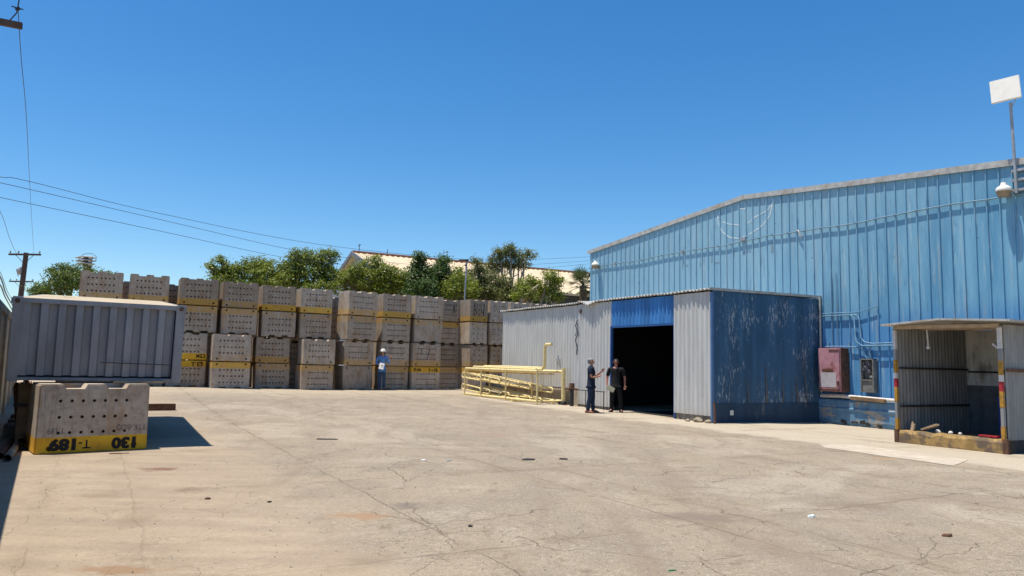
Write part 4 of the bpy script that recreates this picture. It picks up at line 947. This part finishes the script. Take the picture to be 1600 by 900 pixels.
cable([(-30, 300, 30), (0, 330, 36), (16, 375, 46), (26, 397, 55)], 'faint short cable dropping to the left tip of the far crossarm', .012)
cable([(-25, 405, 30), (0, 432, 36), (10, 460, 44), (24, 484, 60)], 'thick dark cable curving down behind the container, upper of three', .035)
cable([(-25, 420, 30), (0, 445, 36), (8, 464, 44), (20, 486, 60)], 'thick dark cable curving down behind the container, lower of three', .035)
cable([(-25, 400, 30), (0, 425, 36), (14, 460, 44), (30, 480, 60)], 'thin cable nearest the far pole of the three curving down', .015)
mt = at(729, 406, 40); ms = empty('mast', (mt.x, mt.y, 0), label='thin grey mast with tiny crossbar rising behind the concrete boxes', cat='mast')
b = MB(); b.tube([(-.13, 0, 0), (0, 0, mt.z)], .042, 8); b.build('post', M['galv'], ms)
b = MB(); b.tube([(-.42, 0, mt.z - .02), (.12, 0, mt.z - .02)], .045, 6); b.box((.02, 0, mt.z - .03), (.12, .1, .12)); b.tube([(-.1, -.05, mt.z - .3), (.05, -.05, mt.z - .3)], .05, 6); b.build('crossbar', M['darksteel'], ms)

# ------------------------------------------------------------ trees
def leafmat(name, c1, c2, c3):
    m = NT(name); geo = m.n('NewGeometry'); r = geo.outputs['Random Per Island']
    c = m.mix(m.ramp(r, .1, .6), c1, c2); c = m.mix(m.ramp(r, .8, 1.0), c, c3)
    m.fin(c, .5); m.b.inputs['Specular IOR Level'].default_value = .4
    tr = m.t.nodes.new('ShaderNodeBsdfTranslucent'); m.set(tr.inputs[0], m.mix(.5, c, c3)); mx = m.t.nodes.new('ShaderNodeMixShader'); mx.inputs[0].default_value = .36
    out = m.t.nodes['Material Output']; m.t.links.new(m.b.outputs[0], mx.inputs[1]); m.t.links.new(tr.outputs[0], mx.inputs[2]); m.t.links.new(mx.outputs[0], out.inputs[0]); return m.m
LM = {'mid': leafmat('green_leaves', (.06, .11, .012), (.15, .20, .018), (.32, .33, .04)),
      'mid2': leafmat('deep_green_leaves', (.045, .09, .014), (.10, .15, .02), (.20, .23, .035)),
      'light': leafmat('light_green_leaves', (.09, .15, .016), (.19, .24, .024), (.38, .38, .05)),
      'dark': leafmat('dark_green_leaves', (.03, .07, .014), (.065, .12, .024), (.13, .19, .035)),
      'olive': leafmat('olive_leaves', (.08, .10, .022), (.15, .17, .045), (.25, .25, .08)),
      'palm': leafmat('palm_leaves', (.035, .06, .02), (.07, .10, .03), (.14, .15, .06))}
def tree(name, label, kind, Y, lobes, leaf=.17, dens=1.0, trunk=None, seed=0, bark='bark', droop=0, gr='trees behind the concrete boxes'):
    """lobes: (px, py, rpx_x, rpx_y) circles of the crown outline, at depth Y with real depth"""
    rg = np.random.RandomState(seed); rr = random.Random(seed)
    cs = []
    for (px, py, rx, ry) in lobes:
        c = at(px, py, Y + rr.uniform(-.8, .8)); k = Y / FPX; cs.append((c, rx * k, ry * k))
    cx = sum(c[0].x for c in cs) / len(cs); base = Vector((cx, Y, 0)) if trunk is None else Vector((at(trunk, 500, Y).x, Y, 0))
    t = empty(name, base, label=label, cat='tree', group=gr)
    b = MB(); lowz = min(c[0].z - c[2] for c in cs); fork = Vector((rr.uniform(-.2, .2), 0, max(1.5, lowz * .7)))
    b.tube([(0, 0, -.2), fork * .5 + Vector((.1, 0, 0)), fork], [.24, .19, .16], 8); b.build('trunk', M[bark], t)
    b = MB()
    for c, rx, ry in cs:
        e = c - base; m_ = fork.lerp(e, .5) + Vector((rr.uniform(-.3, .3), rr.uniform(-.2, .2), -.2)); b.tube([fork, m_, e], [.10, .07, .03], 6)
        for _ in range(3):
            q = e + Vector((rr.uniform(-1, 1) * rx * .8, rr.uniform(-.6, .2) * rx, rr.uniform(-.3, .8) * ry)); b.tube([m_.lerp(e, .5), m_.lerp(q, .6), q], [.045, .03, .01], 5)
    b.build('branches', M[bark], t)
    V = []; 
    for c, rx, ry in cs:
        vol = rx * ry * max(rx * .9, .8); ncl = int(max(12, 78 * dens * (rx * ry) ** .75)) 
        for _ in range(ncl):
            d_ = rg.normal(size=3); d_ /= np.linalg.norm(d_); q = (rg.uniform() ** .42)
            cc_ = np.array(c - base) + d_ * np.array([rx, max(rx * .85, .7), ry]) * q * .98
            cr = rg.uniform(.16, .34) * (leaf / .17) ** .5
            nl = int(rg.uniform(26, 46))
            p = rg.normal(size=(nl, 3)) * cr * .62 * np.array([1, 1, .7]) + cc_
            # leaf frames, biased to face outward and up
            nrm = rg.normal(size=(nl, 3)) * .75 + np.array([0, -.15, .75]) + d_ * .5; nrm /= np.linalg.norm(nrm, axis=1)[:, None]
            tx = np.cross(nrm, rg.normal(size=(nl, 3))); tx /= np.linalg.norm(tx, axis=1)[:, None] + 1e-9; tx[:, 2] -= droop; ty = np.cross(nrm, tx)
            s_ = (leaf * rg.uniform(.55, 1.15, size=(nl, 1))); w_ = s_ * .45
            quad = np.stack([p - tx * s_ * .5, p + ty * w_ * .5 + nrm * s_ * .08, p + tx * s_ * .5, p - ty * w_ * .5 + nrm * s_ * .08], axis=1)
            V.append(quad.reshape(-1, 3))
    V = np.concatenate(V); n = len(V) // 4
    me = bpy.data.meshes.new('crown'); me.vertices.add(len(V)); me.vertices.foreach_set('co', V.astype(np.float32).ravel())
    me.loops.add(n * 4); me.loops.foreach_set('vertex_index', np.arange(n * 4, dtype=np.int32)); me.polygons.add(n)
    me.polygons.foreach_set('loop_start', np.arange(0, n * 4, 4, dtype=np.int32)); me.update(calc_edges=True); me.validate()
    link('crown', me, LM[kind], t)
    return n
nl = 0
nl += tree('leafy_tree', 'round green tree at the far left behind the container', 'mid2', 46, [(95, 440, 36, 24), (70, 455, 24, 16), (120, 428, 26, 14), (140, 440, 30, 20), (98, 425, 20, 14), (160, 438, 22, 16), (60, 458, 15, 10)], seed=1)
nl += tree('broad_tree', 'broad low bright green tree left part behind the fourth stack of boxes', 'mid', 43, [(352, 428, 22, 16), (385, 432, 30, 20), (415, 428, 30, 24), (440, 430, 26, 26), (345, 408, 9, 8), (370, 420, 22, 12), (400, 412, 24, 12), (340, 440, 14, 12), (331, 418, 4, 4), (380, 448, 40, 12), (430, 448, 40, 12)], seed=2, bark='bark')
nl += tree('tall_leafy_tree', 'taller rounded green tree left of the pale gable', 'mid', 42, [(468, 402, 20, 15), (500, 408, 24, 18), (478, 425, 32, 22), (508, 430, 20, 18), (458, 420, 18, 18), (450, 440, 25, 18), (490, 448, 34, 10), (516, 402, 12, 12), (520, 448, 12, 10)], seed=3, bark='palebark')
nl += tree('leafy_tree', 'light green tree in front of the pale gable', 'light', 45, [(600, 425, 14, 12), (567, 418, 20, 16), (585, 412, 16, 12), (555, 432, 18, 16), (580, 435, 24, 20), (540, 440, 14, 14), (560, 452, 26, 14), (590, 450, 20, 16), (532, 432, 9, 12)], seed=4, dens=.9)
nl += tree('leafy_tree', 'yellowish green bushy tree below the beige roof', 'light', 44, [(610, 430, 18, 14), (622, 445, 20, 18), (603, 455, 16, 14), (632, 432, 14, 12), (640, 452, 14, 16), (590, 460, 20, 10)], seed=5)
nl += tree('conical_tree', 'dark pointed tree rising over the beige roof', 'dark', 43, [(656, 408, 11, 11), (656, 421, 18, 14), (660, 438, 24, 18), (650, 455, 22, 16), (672, 452, 20, 18), (656, 400, 5, 5)], seed=6, dens=1.1)
nl += tree('conical_tree', 'second dark tree just right of the pointed one', 'dark', 43.5, [(712, 440, 16, 14), (675, 440, 18, 16), (692, 412, 12, 9), (693, 424, 18, 12), (690, 440, 22, 14), (697, 456, 24, 16), (693, 405, 5, 5), (675, 425, 10, 10)], seed=7, dens=1.05)
nl += tree('leafy_tree', 'bright green low tree beside the thin mast', 'light', 42.5, [(715, 436, 12, 14), (722, 450, 20, 18), (705, 452, 14, 16), (716, 425, 8, 8), (735, 455, 14, 14)], seed=8)
nl += tree('olive_tree', 'olive brown bushy tree right of the thin mast', 'olive', 45, [(748, 420, 12, 12), (755, 432, 22, 16), (745, 448, 24, 20), (770, 445, 26, 22), (745, 408, 6, 6), (785, 455, 20, 14), (735, 430, 10, 14), (760, 458, 34, 12), (795, 445, 14, 16)], leaf=.13, seed=9, dens=1.1)
nl += tree('airy_tree', 'tall airy grey green tree with see through crown', 'olive', 47, [(790, 396, 16, 10), (775, 405, 14, 12), (810, 400, 16, 11), (825, 398, 10, 9), (785, 415, 22, 11), (768, 418, 12, 10), (805, 414, 18, 9), (797, 386, 6, 4), (820, 412, 9, 7), (778, 392, 8, 6)], leaf=.15, dens=.85, seed=10, trunk=800, bark='palebark')
nl += tree('leafy_tree', 'yellow green tree with bare pale branch right of the airy tree', 'light', 42, [(832, 440, 15, 12), (818, 448, 14, 12), (845, 452, 14, 12), (858, 430, 9, 8), (870, 437, 10, 10), (862, 448, 14, 12), (826, 460, 20, 10), (868, 460, 12, 12), (810, 462, 12, 8)], seed=11, dens=.9, bark='palebark')
b = MB(); p0, p1, p2 = at(815, 470, 41.5), at(828, 456, 41.2), at(842, 445, 41.2); o = b.tube([p0 - p0, p1 - p0, p2 - p0], [.13, .10, .05], 7).build('bare_branch', M['palebark'], [o for o in bpy.data.objects if o.get('label', '').startswith('yellow green tree')][0])
par = o.parent; o.location = p0 - par.location
nl += tree('low_tree', 'dark green undergrowth tree seen just over the middle box tops', 'dark', 46.5, [(600, 455, 30, 18), (640, 462, 30, 14), (690, 462, 30, 14), (740, 465, 34, 12), (790, 463, 30, 12), (560, 460, 30, 12), (835, 466, 30, 10), (668, 450, 20, 14)], seed=12, dens=1.0, leaf=.2)
# palm
pp_ = at(911, 447, 44); pm = empty('palm_tree', (pp_.x, pp_.y, 0), label='fan palm at the left corner of the blue warehouse', cat='tree')
b = MB(); b.tube([(0, 0, -.2), (.05, 0, 3), (0, 0, pp_.z)], [.24, .2, .22], 10); b.build('trunk', M['bark'], pm)
rg = random.Random(4); b = MB()
for i in range(30):
    az = rg.uniform(0, 2 * math.pi); el = rg.uniform(-.5, 1.3); L_ = rg.uniform(.9, 1.25)
    d_ = Vector((math.cos(az) * math.cos(el), math.sin(az) * math.cos(el), math.sin(el))); o0 = Vector((0, 0, pp_.z)); e0 = o0 + d_ * L_ * .55
    b.tube([o0, e0], .018, 4, caps=False); side = d_.cross(Vector((0, 0, 1))).normalized(); upv = side.cross(d_)
    for k in range(-7, 8):
        a = k * .17; ld_ = (d_ * math.cos(a) + side * math.sin(a)).normalized(); tip = e0 + ld_ * L_ * .75 * (1 - abs(k) * .03) + Vector((0, 0, -.12 - .05 * abs(k) * .3)); w = upv.cross(ld_).normalized() * .028
        b.add([e0, e0.lerp(tip, .5) + w, tip, e0.lerp(tip, .5) - w], [(0, 1, 2, 3)])
b.build('crown', LM['palm'], pm)

# ------------------------------------------------------------ people
SK = plain('skin', (.42, .22, .15), .5, .1, 10)
def skinned(name, J, Eg, root, mat, parent, sub=1):
    names = list(J); idx = {n: i for i, n in enumerate(names)}
    me = bpy.data.meshes.new(name); me.from_pydata([J[n][:3] for n in names], [(idx[a], idx[b]) for a, b in Eg], []); o = link(name, me)
    bpy.context.view_layer.objects.active = o
    md = o.modifiers.new('s', 'SKIN'); md.use_smooth_shade = True; md.branch_smoothing = .4
    for i, n in enumerate(names):
        sv = me.skin_vertices[0].data[i]; r = J[n][3]; sv.radius = r if isinstance(r, tuple) else (r, r); sv.use_root = (n == root)
    sd = o.modifiers.new('d', 'SUBSURF'); sd.levels = sub; sd.render_levels = sub
    bpy.context.view_layer.update(); res = eval_mesh(o); bpy.data.objects.remove(o)
    res.materials.clear(); res.polygons.foreach_set('use_smooth', [True] * len(res.polygons))
    return link(name, res, mat, parent)
def person(loc, rz, sc, label, pose, shirt, trou, shoe, hair, female=False, sleeve=.45, skin=SK, wide=1.1):
    t = empty('person', loc, rz, label=label, cat='person'); t.scale = (sc * wide, sc * wide, sc)
    sw = .17 if female else .19; br = .105 if female else .125
    J = {'pel': (0, 0, .94, (.125, .105)), 'spi': (0, -.005, 1.10, (.115, .10)), 'che': (0, 0, 1.29, (.145, .11)), 'upc': (0, .005, 1.41, (.12, .085)), 'nec': (0, 0, 1.50, .052), 'nk2': (0, -.01, 1.555, .050),
         'jaw': (0, -.025, 1.60, (.062, .07)), 'hed': (0, -.01, 1.665, (.078, .092)), 'crn': (0, .0, 1.725, (.062, .078)), 'nos': (0, -.118, 1.635, .011)}
    Eg = [('pel', 'spi'), ('spi', 'che'), ('che', 'upc'), ('upc', 'nec'), ('nec', 'nk2'), ('nk2', 'jaw'), ('jaw', 'hed'), ('hed', 'crn'), ('hed', 'nos')]
    for s, sd in ((-1, 'L'), (1, 'R')):   # L = image left when facing the camera
        el, wr, hd = pose[sd]['arm']
        J['sh' + sd] = (s * sw, .01, 1.43, .058); J['el' + sd] = (*el, .043); J['wr' + sd] = (*wr, .029)
        wv = Vector(wr); hv = (Vector(hd) - wv).normalized(); pv = wv + hv * .055; J['pa' + sd] = (*pv, (.036, .022))
        Eg += [('upc', 'sh' + sd), ('sh' + sd, 'el' + sd), ('el' + sd, 'wr' + sd), ('wr' + sd, 'pa' + sd)]
        side = hv.cross(Vector(pose[sd].get('up', (0, 0, 1))))
        if side.length < .1: side = Vector((1, 0, 0))
        side.normalize(); palm = side.cross(hv); curl = pose[sd].get('curl', .35)
        for k, ln in enumerate((.075, .085, .08, .062)):
            b0 = pv + side * (k - 1.5) * .021 + hv * .03; m0 = b0 + hv * ln * .5; e0 = m0 + (hv * math.cos(curl * 2) + palm * math.sin(curl * 2)) * ln * .5
            for q, (pt, rr_) in enumerate(((b0, .011), (m0, .0095), (e0, .008))): J['f%s%d%d' % (sd, k, q)] = (*pt, rr_)
            Eg += [('pa' + sd, 'f%s%d0' % (sd, k)), ('f%s%d0' % (sd, k), 'f%s%d1' % (sd, k)), ('f%s%d1' % (sd, k), 'f%s%d2' % (sd, k))]
        b0 = wv + hv * .03 - side * .035; e0 = b0 + hv * .045 - side * .03; J['th' + sd + '0'] = (*b0, .012); J['th' + sd + '1'] = (*e0, .0095); Eg += [('pa' + sd, 'th' + sd + '0'), ('th' + sd + '0', 'th' + sd + '1')]
        hp, kn, an2, to = pose[sd]['leg']
        J['hp' + sd] = (*hp, .085); J['kn' + sd] = (*kn, .056); J['cf' + sd] = ((kn[0] * .7 + an2[0] * .3), (kn[1] * .7 + an2[1] * .3) + .015, kn[2] * .7 + an2[2] * .3, .056); J['an' + sd] = (*an2, .04); J['to' + sd] = (*to, (.042, .026))
        Eg += [('pel', 'hp' + sd), ('hp' + sd, 'kn' + sd), ('kn' + sd, 'cf' + sd), ('cf' + sd, 'an' + sd), ('an' + sd, 'to' + sd)]
    skinned('body', J, Eg, 'pel', skin, t)
    def up(n, k): r = J[n][3]; return (*J[n][:3], tuple(x + k for x in r) if isinstance(r, tuple) else r + k)
    def lerp(a, b, f): return tuple(J[a][i] + (J[b][i] - J[a][i]) * f for i in range(3))
    Sj = {n: up(n, .02) for n in ('pel', 'spi', 'che', 'upc')}; Sj['hem'] = (0, 0, .84, (.172, .135)); Sj['pel'] = (0, 0, .94, (.165, .13)); Sj['upc'] = (0, .005, 1.42, (.142, .108)); Sj['nec'] = (0, 0, 1.51, .068)
    if female: Sj['che'] = (0, -.02, 1.28, (.15, .13))
    Se = [('hem', 'pel'), ('pel', 'spi'), ('spi', 'che'), ('che', 'upc'), ('upc', 'nec')]
    for sd in 'LR':
        Sj['sh' + sd] = up('sh' + sd, .020)
        if sleeve <= 1: Sj['sl' + sd] = (*lerp('sh' + sd, 'el' + sd, sleeve + .3), .062); Se += [('upc', 'sh' + sd), ('sh' + sd, 'sl' + sd)]
        else: Sj['sl' + sd] = up('el' + sd, .014); Sj['cu' + sd] = (*lerp('el' + sd, 'wr' + sd, .8), .042); Se += [('upc', 'sh' + sd), ('sh' + sd, 'sl' + sd), ('sl' + sd, 'cu' + sd)]
    skinned('shirt', Sj, Se, 'pel', shirt, t)
    Tj = {'pel': (0, 0, .92, (.158, .128)), 'wst': (0, 0, 1.0, (.14, .115))}; Te = [('wst', 'pel')]
    for sd in 'LR':
        Tj['hp' + sd] = up('hp' + sd, .026); Tj['kn' + sd] = up('kn' + sd, .016); Tj['cf' + sd] = up('cf' + sd, .012); q = J['an' + sd]; Tj['an' + sd] = (q[0], q[1] + .0, q[2] - .02, .066); Te += [('pel', 'hp' + sd), ('hp' + sd, 'kn' + sd), ('kn' + sd, 'cf' + sd), ('cf' + sd, 'an' + sd)]
    skinned('trousers', Tj, Te, 'pel', trou, t)
    for sd in 'LR':
        a_, o_ = Vector(J['an' + sd][:3]), Vector(J['to' + sd][:3]); h_ = a_ + (a_ - o_) * .35; 
        b = MB(); f = (o_ - a_); f.z = 0; f.normalize(); s_ = Vector((-f.y, f.x, 0)); base = Vector((a_.x, a_.y, 0)); rows = []
        for d_, w_, hh in ((-.075, .03, .07), (-.05, .042, .09), (.02, .045, .095), (.09, .05, .065), (.15, .047, .05), (.185, .03, .04)):
            for q, (ww, zz) in enumerate(((-1, .003), (1, .003), (1.05, hh * .45), (.6, hh), (-.6, hh), (-1.05, hh * .45))): rows.append(base + f * d_ + s_ * w_ * ww + Vector((0, 0, zz)))
        fs = [tuple(range(6)), tuple(range(35, 29, -1))] + [(i * 6 + j, i * 6 + 6 + j, i * 6 + 6 + (j + 1) % 6, i * 6 + (j + 1) % 6) for i in range(5) for j in range(6)]
        b.add(rows, fs, True); ob = b.build('shoe', shoe, t)
        bm = bmesh.new(); bm.from_mesh(ob.data); bmesh.ops.recalc_face_normals(bm, faces=bm.faces); bm.to_mesh(ob.data); bm.free()
    for s in (-1, 1):
        b = MB(); b.ball((s * .030, -.092, 1.662), .012, 8, 6); b.build('eye', M['white'], t)
        b = MB(); b.ball((s * .030, -.102, 1.662), .0055, 6, 4); b.build('pupil', M['black'], t)
        b = MB(); b.ball((s * .082, -.005, 1.645), (.012, .022, .032), 8, 6); b.build('ear', skin, t)
    b = MB(); b.box((0, -.092, 1.598), (.045, .01, .010)); b.build('mouth', plain('lips', (.25, .08, .07), .5, .1), t)
    if hair is not None:
        b = MB(); b.ball((0, .018, 1.675), (.090, .100, .090), 14, 8, z0=.05)
        b.ball((0, .055, 1.65), (.078, .062, .085), 12, 8); b.build('hair', hair, t)
    return t
def cloth(name, c): return plain(name, c, .9, .25, 14)
leg = lambda s, sp=.1, ty=0: [(s * .09, 0, .90), (s * (sp), -.02 + ty * .5, .49), (s * sp * 1.1, .01 + ty, .085), (s * sp * 1.35, -.13 + ty, .03)]
# man in navy, profile, facing right, gesturing
g = onground(923, 645)
person((g.x, g.y, g.z), R(74), .935, 'grey haired man in navy polo and jeans gesturing with raised hand by the white wall',
       {'L': {'arm': ((-.24, -.05, 1.14), (-.04, -.23, 1.17), (.06, -.27, 1.19)), 'leg': leg(-1, .10, .06), 'curl': .6},
        'R': {'arm': ((.25, -.08, 1.16), (.13, -.28, 1.32), (.09, -.35, 1.41)), 'leg': leg(1, .10, -.06), 'curl': .1, 'up': (1, 0, 0)}},
       cloth('navy_cloth', (.012, .022, .045)), cloth('dark_denim', (.018, .032, .065)), plain('brown_leather', (.20, .07, .035), .5, .2, 12), plain('grey_hair', (.28, .28, .28), .7, .3, 30))
g = onground(962, 644)
m2 = person((g.x, g.y, g.z), R(-12), .93, 'man in black shirt and trousers with sunglasses at the dark doorway holding a pale notebook',
       {'L': {'arm': ((-.27, .02, 1.13), (-.26, -.08, .90), (-.22, -.12, .80)), 'leg': leg(-1, .12), 'curl': .7},
        'R': {'arm': ((.27, .03, 1.14), (.27, -.02, .90), (.265, -.04, .80)), 'leg': leg(1, .14), 'curl': .3}},
       cloth('black_cloth', (.012, .012, .014)), cloth('black_trouser', (.010, .010, .012)), plain('black_leather', (.01, .01, .01), .4, .2, 12), plain('dark_hair', (.03, .022, .018), .7, .3, 30), sleeve=.6, skin=plain('ruddy_skin', (.40, .17, .12), .5, .1, 10))
b = MB(); b.box((-.036, -.112, 1.662), (.055, .012, .032)); b.box((.036, -.112, 1.662), (.055, .012, .032)); b.box((0, -.113, 1.67), (.03, .008, .008)); b.box((-.075, -.06, 1.668), (.006, .1, .008)); b.box((.075, -.06, 1.668), (.006, .1, .008)); b.build('sunglasses', M['black'], m2)
nb_ = MB(); nb_.box((0, 0, 0), (.26, .025, .15)); nb_.box((0, .0, .0), (.25, .03, .14)); o = nb_.build('notebook', plain('cream_notebook', (.55, .52, .36), .6, .15, 9), label='pale cream notebook held at thigh height by the man in black', cat='notebook', bevel=.012)
q = m2.matrix_basis @ Vector((-.15, -.16, .775)); o.location = q; o.rotation_euler = (0, R(28), R(-12))
g = onground(596, 609.5)
jeans = cloth('blue_jeans', (.035, .075, .14))
w = person((g.x, g.y, g.z), R(8), 1.0, 'woman in white hard hat, blue shirt and jeans standing before the concrete boxes',
       {'L': {'arm': ((-.27, -.02, 1.18), (-.10, -.24, 1.10), (-.02, -.28, 1.08)), 'leg': leg(-1, .085), 'curl': .5},
        'R': {'arm': ((.25, -.02, 1.17), (.33, -.12, 1.36), (.34, -.14, 1.45)), 'leg': leg(1, .085), 'curl': .5}},
       cloth('blue_shirt', (.12, .27, .55)), jeans, plain('dark_boot', (.03, .025, .02), .6, .2, 12), plain('black_hair', (.02, .014, .012), .6, .3, 30), female=True, sleeve=2, wide=1.03)
b = MB(); b.ball((0, .03, 1.56), (.085, .06, .14), 12, 8); b.build('long_hair', plain('black_hair_length', (.02, .014, .012), .6, .3, 30), w)
b = MB(); b.ball((0, -.005, 1.70), (.118, .135, .115), 18, 8, z0=0); b.tube([(0, -.01, 1.692), (0, -.01, 1.704)], [.15, .14], 20); b.box((0, -.01, 1.79), (.03, .2, .045)); o = b.build('hard_hat', M['white'], label='white hard hat worn by the woman', cat='helmet')
hm = w.matrix_basis; o.location = w.location; o.rotation_euler = w.rotation_euler
bpy.data.objects.remove(o) if False else None
# worn things belong to the wearer
o.parent = w; o.location = (0, 0, 0); o.rotation_euler = (0, 0, 0); del o['category']
b = MB(); b.box((0, 0, 0), (.21, .012, .29)); b.box((0, -.004, .0), (.19, .014, .27)); o = b.build('paper_sheaf', M['white'], label='white paper sheaf held at the waist by the woman in the hard hat', cat='papers')
o.location = w.matrix_basis @ Vector((-.02, -.30, 1.04)); o.rotation_euler = (R(-20), R(12), R(8))

# ------------------------------------------------------------ litter and pebbles
lit = [(185, 709, .30, .035, 'thin dark stick on the ground in front of the T-189 box', 'stick', 'timber', .5), (512, 687, .5, .05, 'flat dark offcut in the open yard below the fifth stack', 'offcut', 'darksteel', .1), (825, 719, .22, .08, 'small dark scrap in the middle of the yard', 'scrap', 'darksteel', .2), (880, 718, .18, .07, 'small dark scrap just right of another in the middle of the yard', 'scrap', 'darksteel', .0),
       (662, 720, .09, .05, 'white paper scrap near the centre of the yard', 'litter', 'white', .3), (700, 721, .14, .06, 'white crumpled scrap right of the small paper in the yard', 'litter', 'white', .7), (1268, 808, .10, .06, 'pale blue litter scrap in the right foreground', 'litter', 'chalk', .4), (1050, 892, .09, .02, 'green string scrap at the bottom edge of the yard', 'litter', 'green', .4),
       (325, 780, .07, .05, 'little rust chip in the left foreground', 'scrap', 'rust', .4), (421, 785, .05, .04, 'dark pebble sized chip in the left foreground', 'scrap', 'darksteel', .4), (1480, 838, .12, .07, 'dark clod in the right foreground', 'clod', 'rust', .2), (735, 823, .05, .04, 'dark chip in the lower middle foreground', 'scrap', 'darksteel', .1)]
M['green'] = plain('green_string', (.02, .22, .10), .6, .2, 9)
for i, (px, py, L_, w_, lb, ct_, mt_, an3) in enumerate(lit):
    g = onground(px, py); b = MB(); rgx = random.Random(i)
    n = 7; top = []
    for k in range(n):
        a = 2 * math.pi * k / n; top.append((math.cos(a) * L_ / 2 * rgx.uniform(.75, 1.1), math.sin(a) * w_ / 2 * rgx.uniform(.7, 1.2)))
    hh = min(.02, w_ * .35)
    b.add([(x, y, 0) for x, y in top] + [(x * .85, y * .85, hh * rgx.uniform(.6, 1.2)) for x, y in top], [tuple(range(n - 1, -1, -1)), tuple(range(n, 2 * n))] + [(k, (k + 1) % n, n + (k + 1) % n, n + k) for k in range(n)])
    o = b.build({'stick': 'wood_stick', 'offcut': 'flat_offcut', 'clod': 'dirt_clod'}.get(ct_, 'litter_scrap'), M[mt_], label=lb, cat=ct_); o.location = (g.x, g.y, g.z + .002); o.rotation_euler.z = an3
b = MB(); rg = random.Random(9)
for i in range(3500):
    Y = 3 + 24 * rg.random() ** 1.3; x = rg.uniform(-.62, .75) * Y; u_, v_ = site(x, Y)
    if u_ > -.3 or u_ < -15.3 or (u_ < -13 and v_ > -2.5): continue
    r = rg.uniform(.003, .011) * (1 if rg.random() < .93 else 1.6); z = gz(x, Y); k = [Vector((rg.uniform(.6, 1.2) * r * c_, rg.uniform(.6, 1.2) * r * s_, 0)) for c_, s_ in ((1, 0), (0, 1), (-1, 0), (0, -1))]
    b.add([Vector((x, Y, z)) + q for q in k] + [Vector((x, Y, z + r * .9))], [(0, 1, 4), (1, 2, 4), (2, 3, 4), (3, 0, 4)])
b.build('loose_gravel', M['foot'], kind='stuff')
print('leaves', nl)
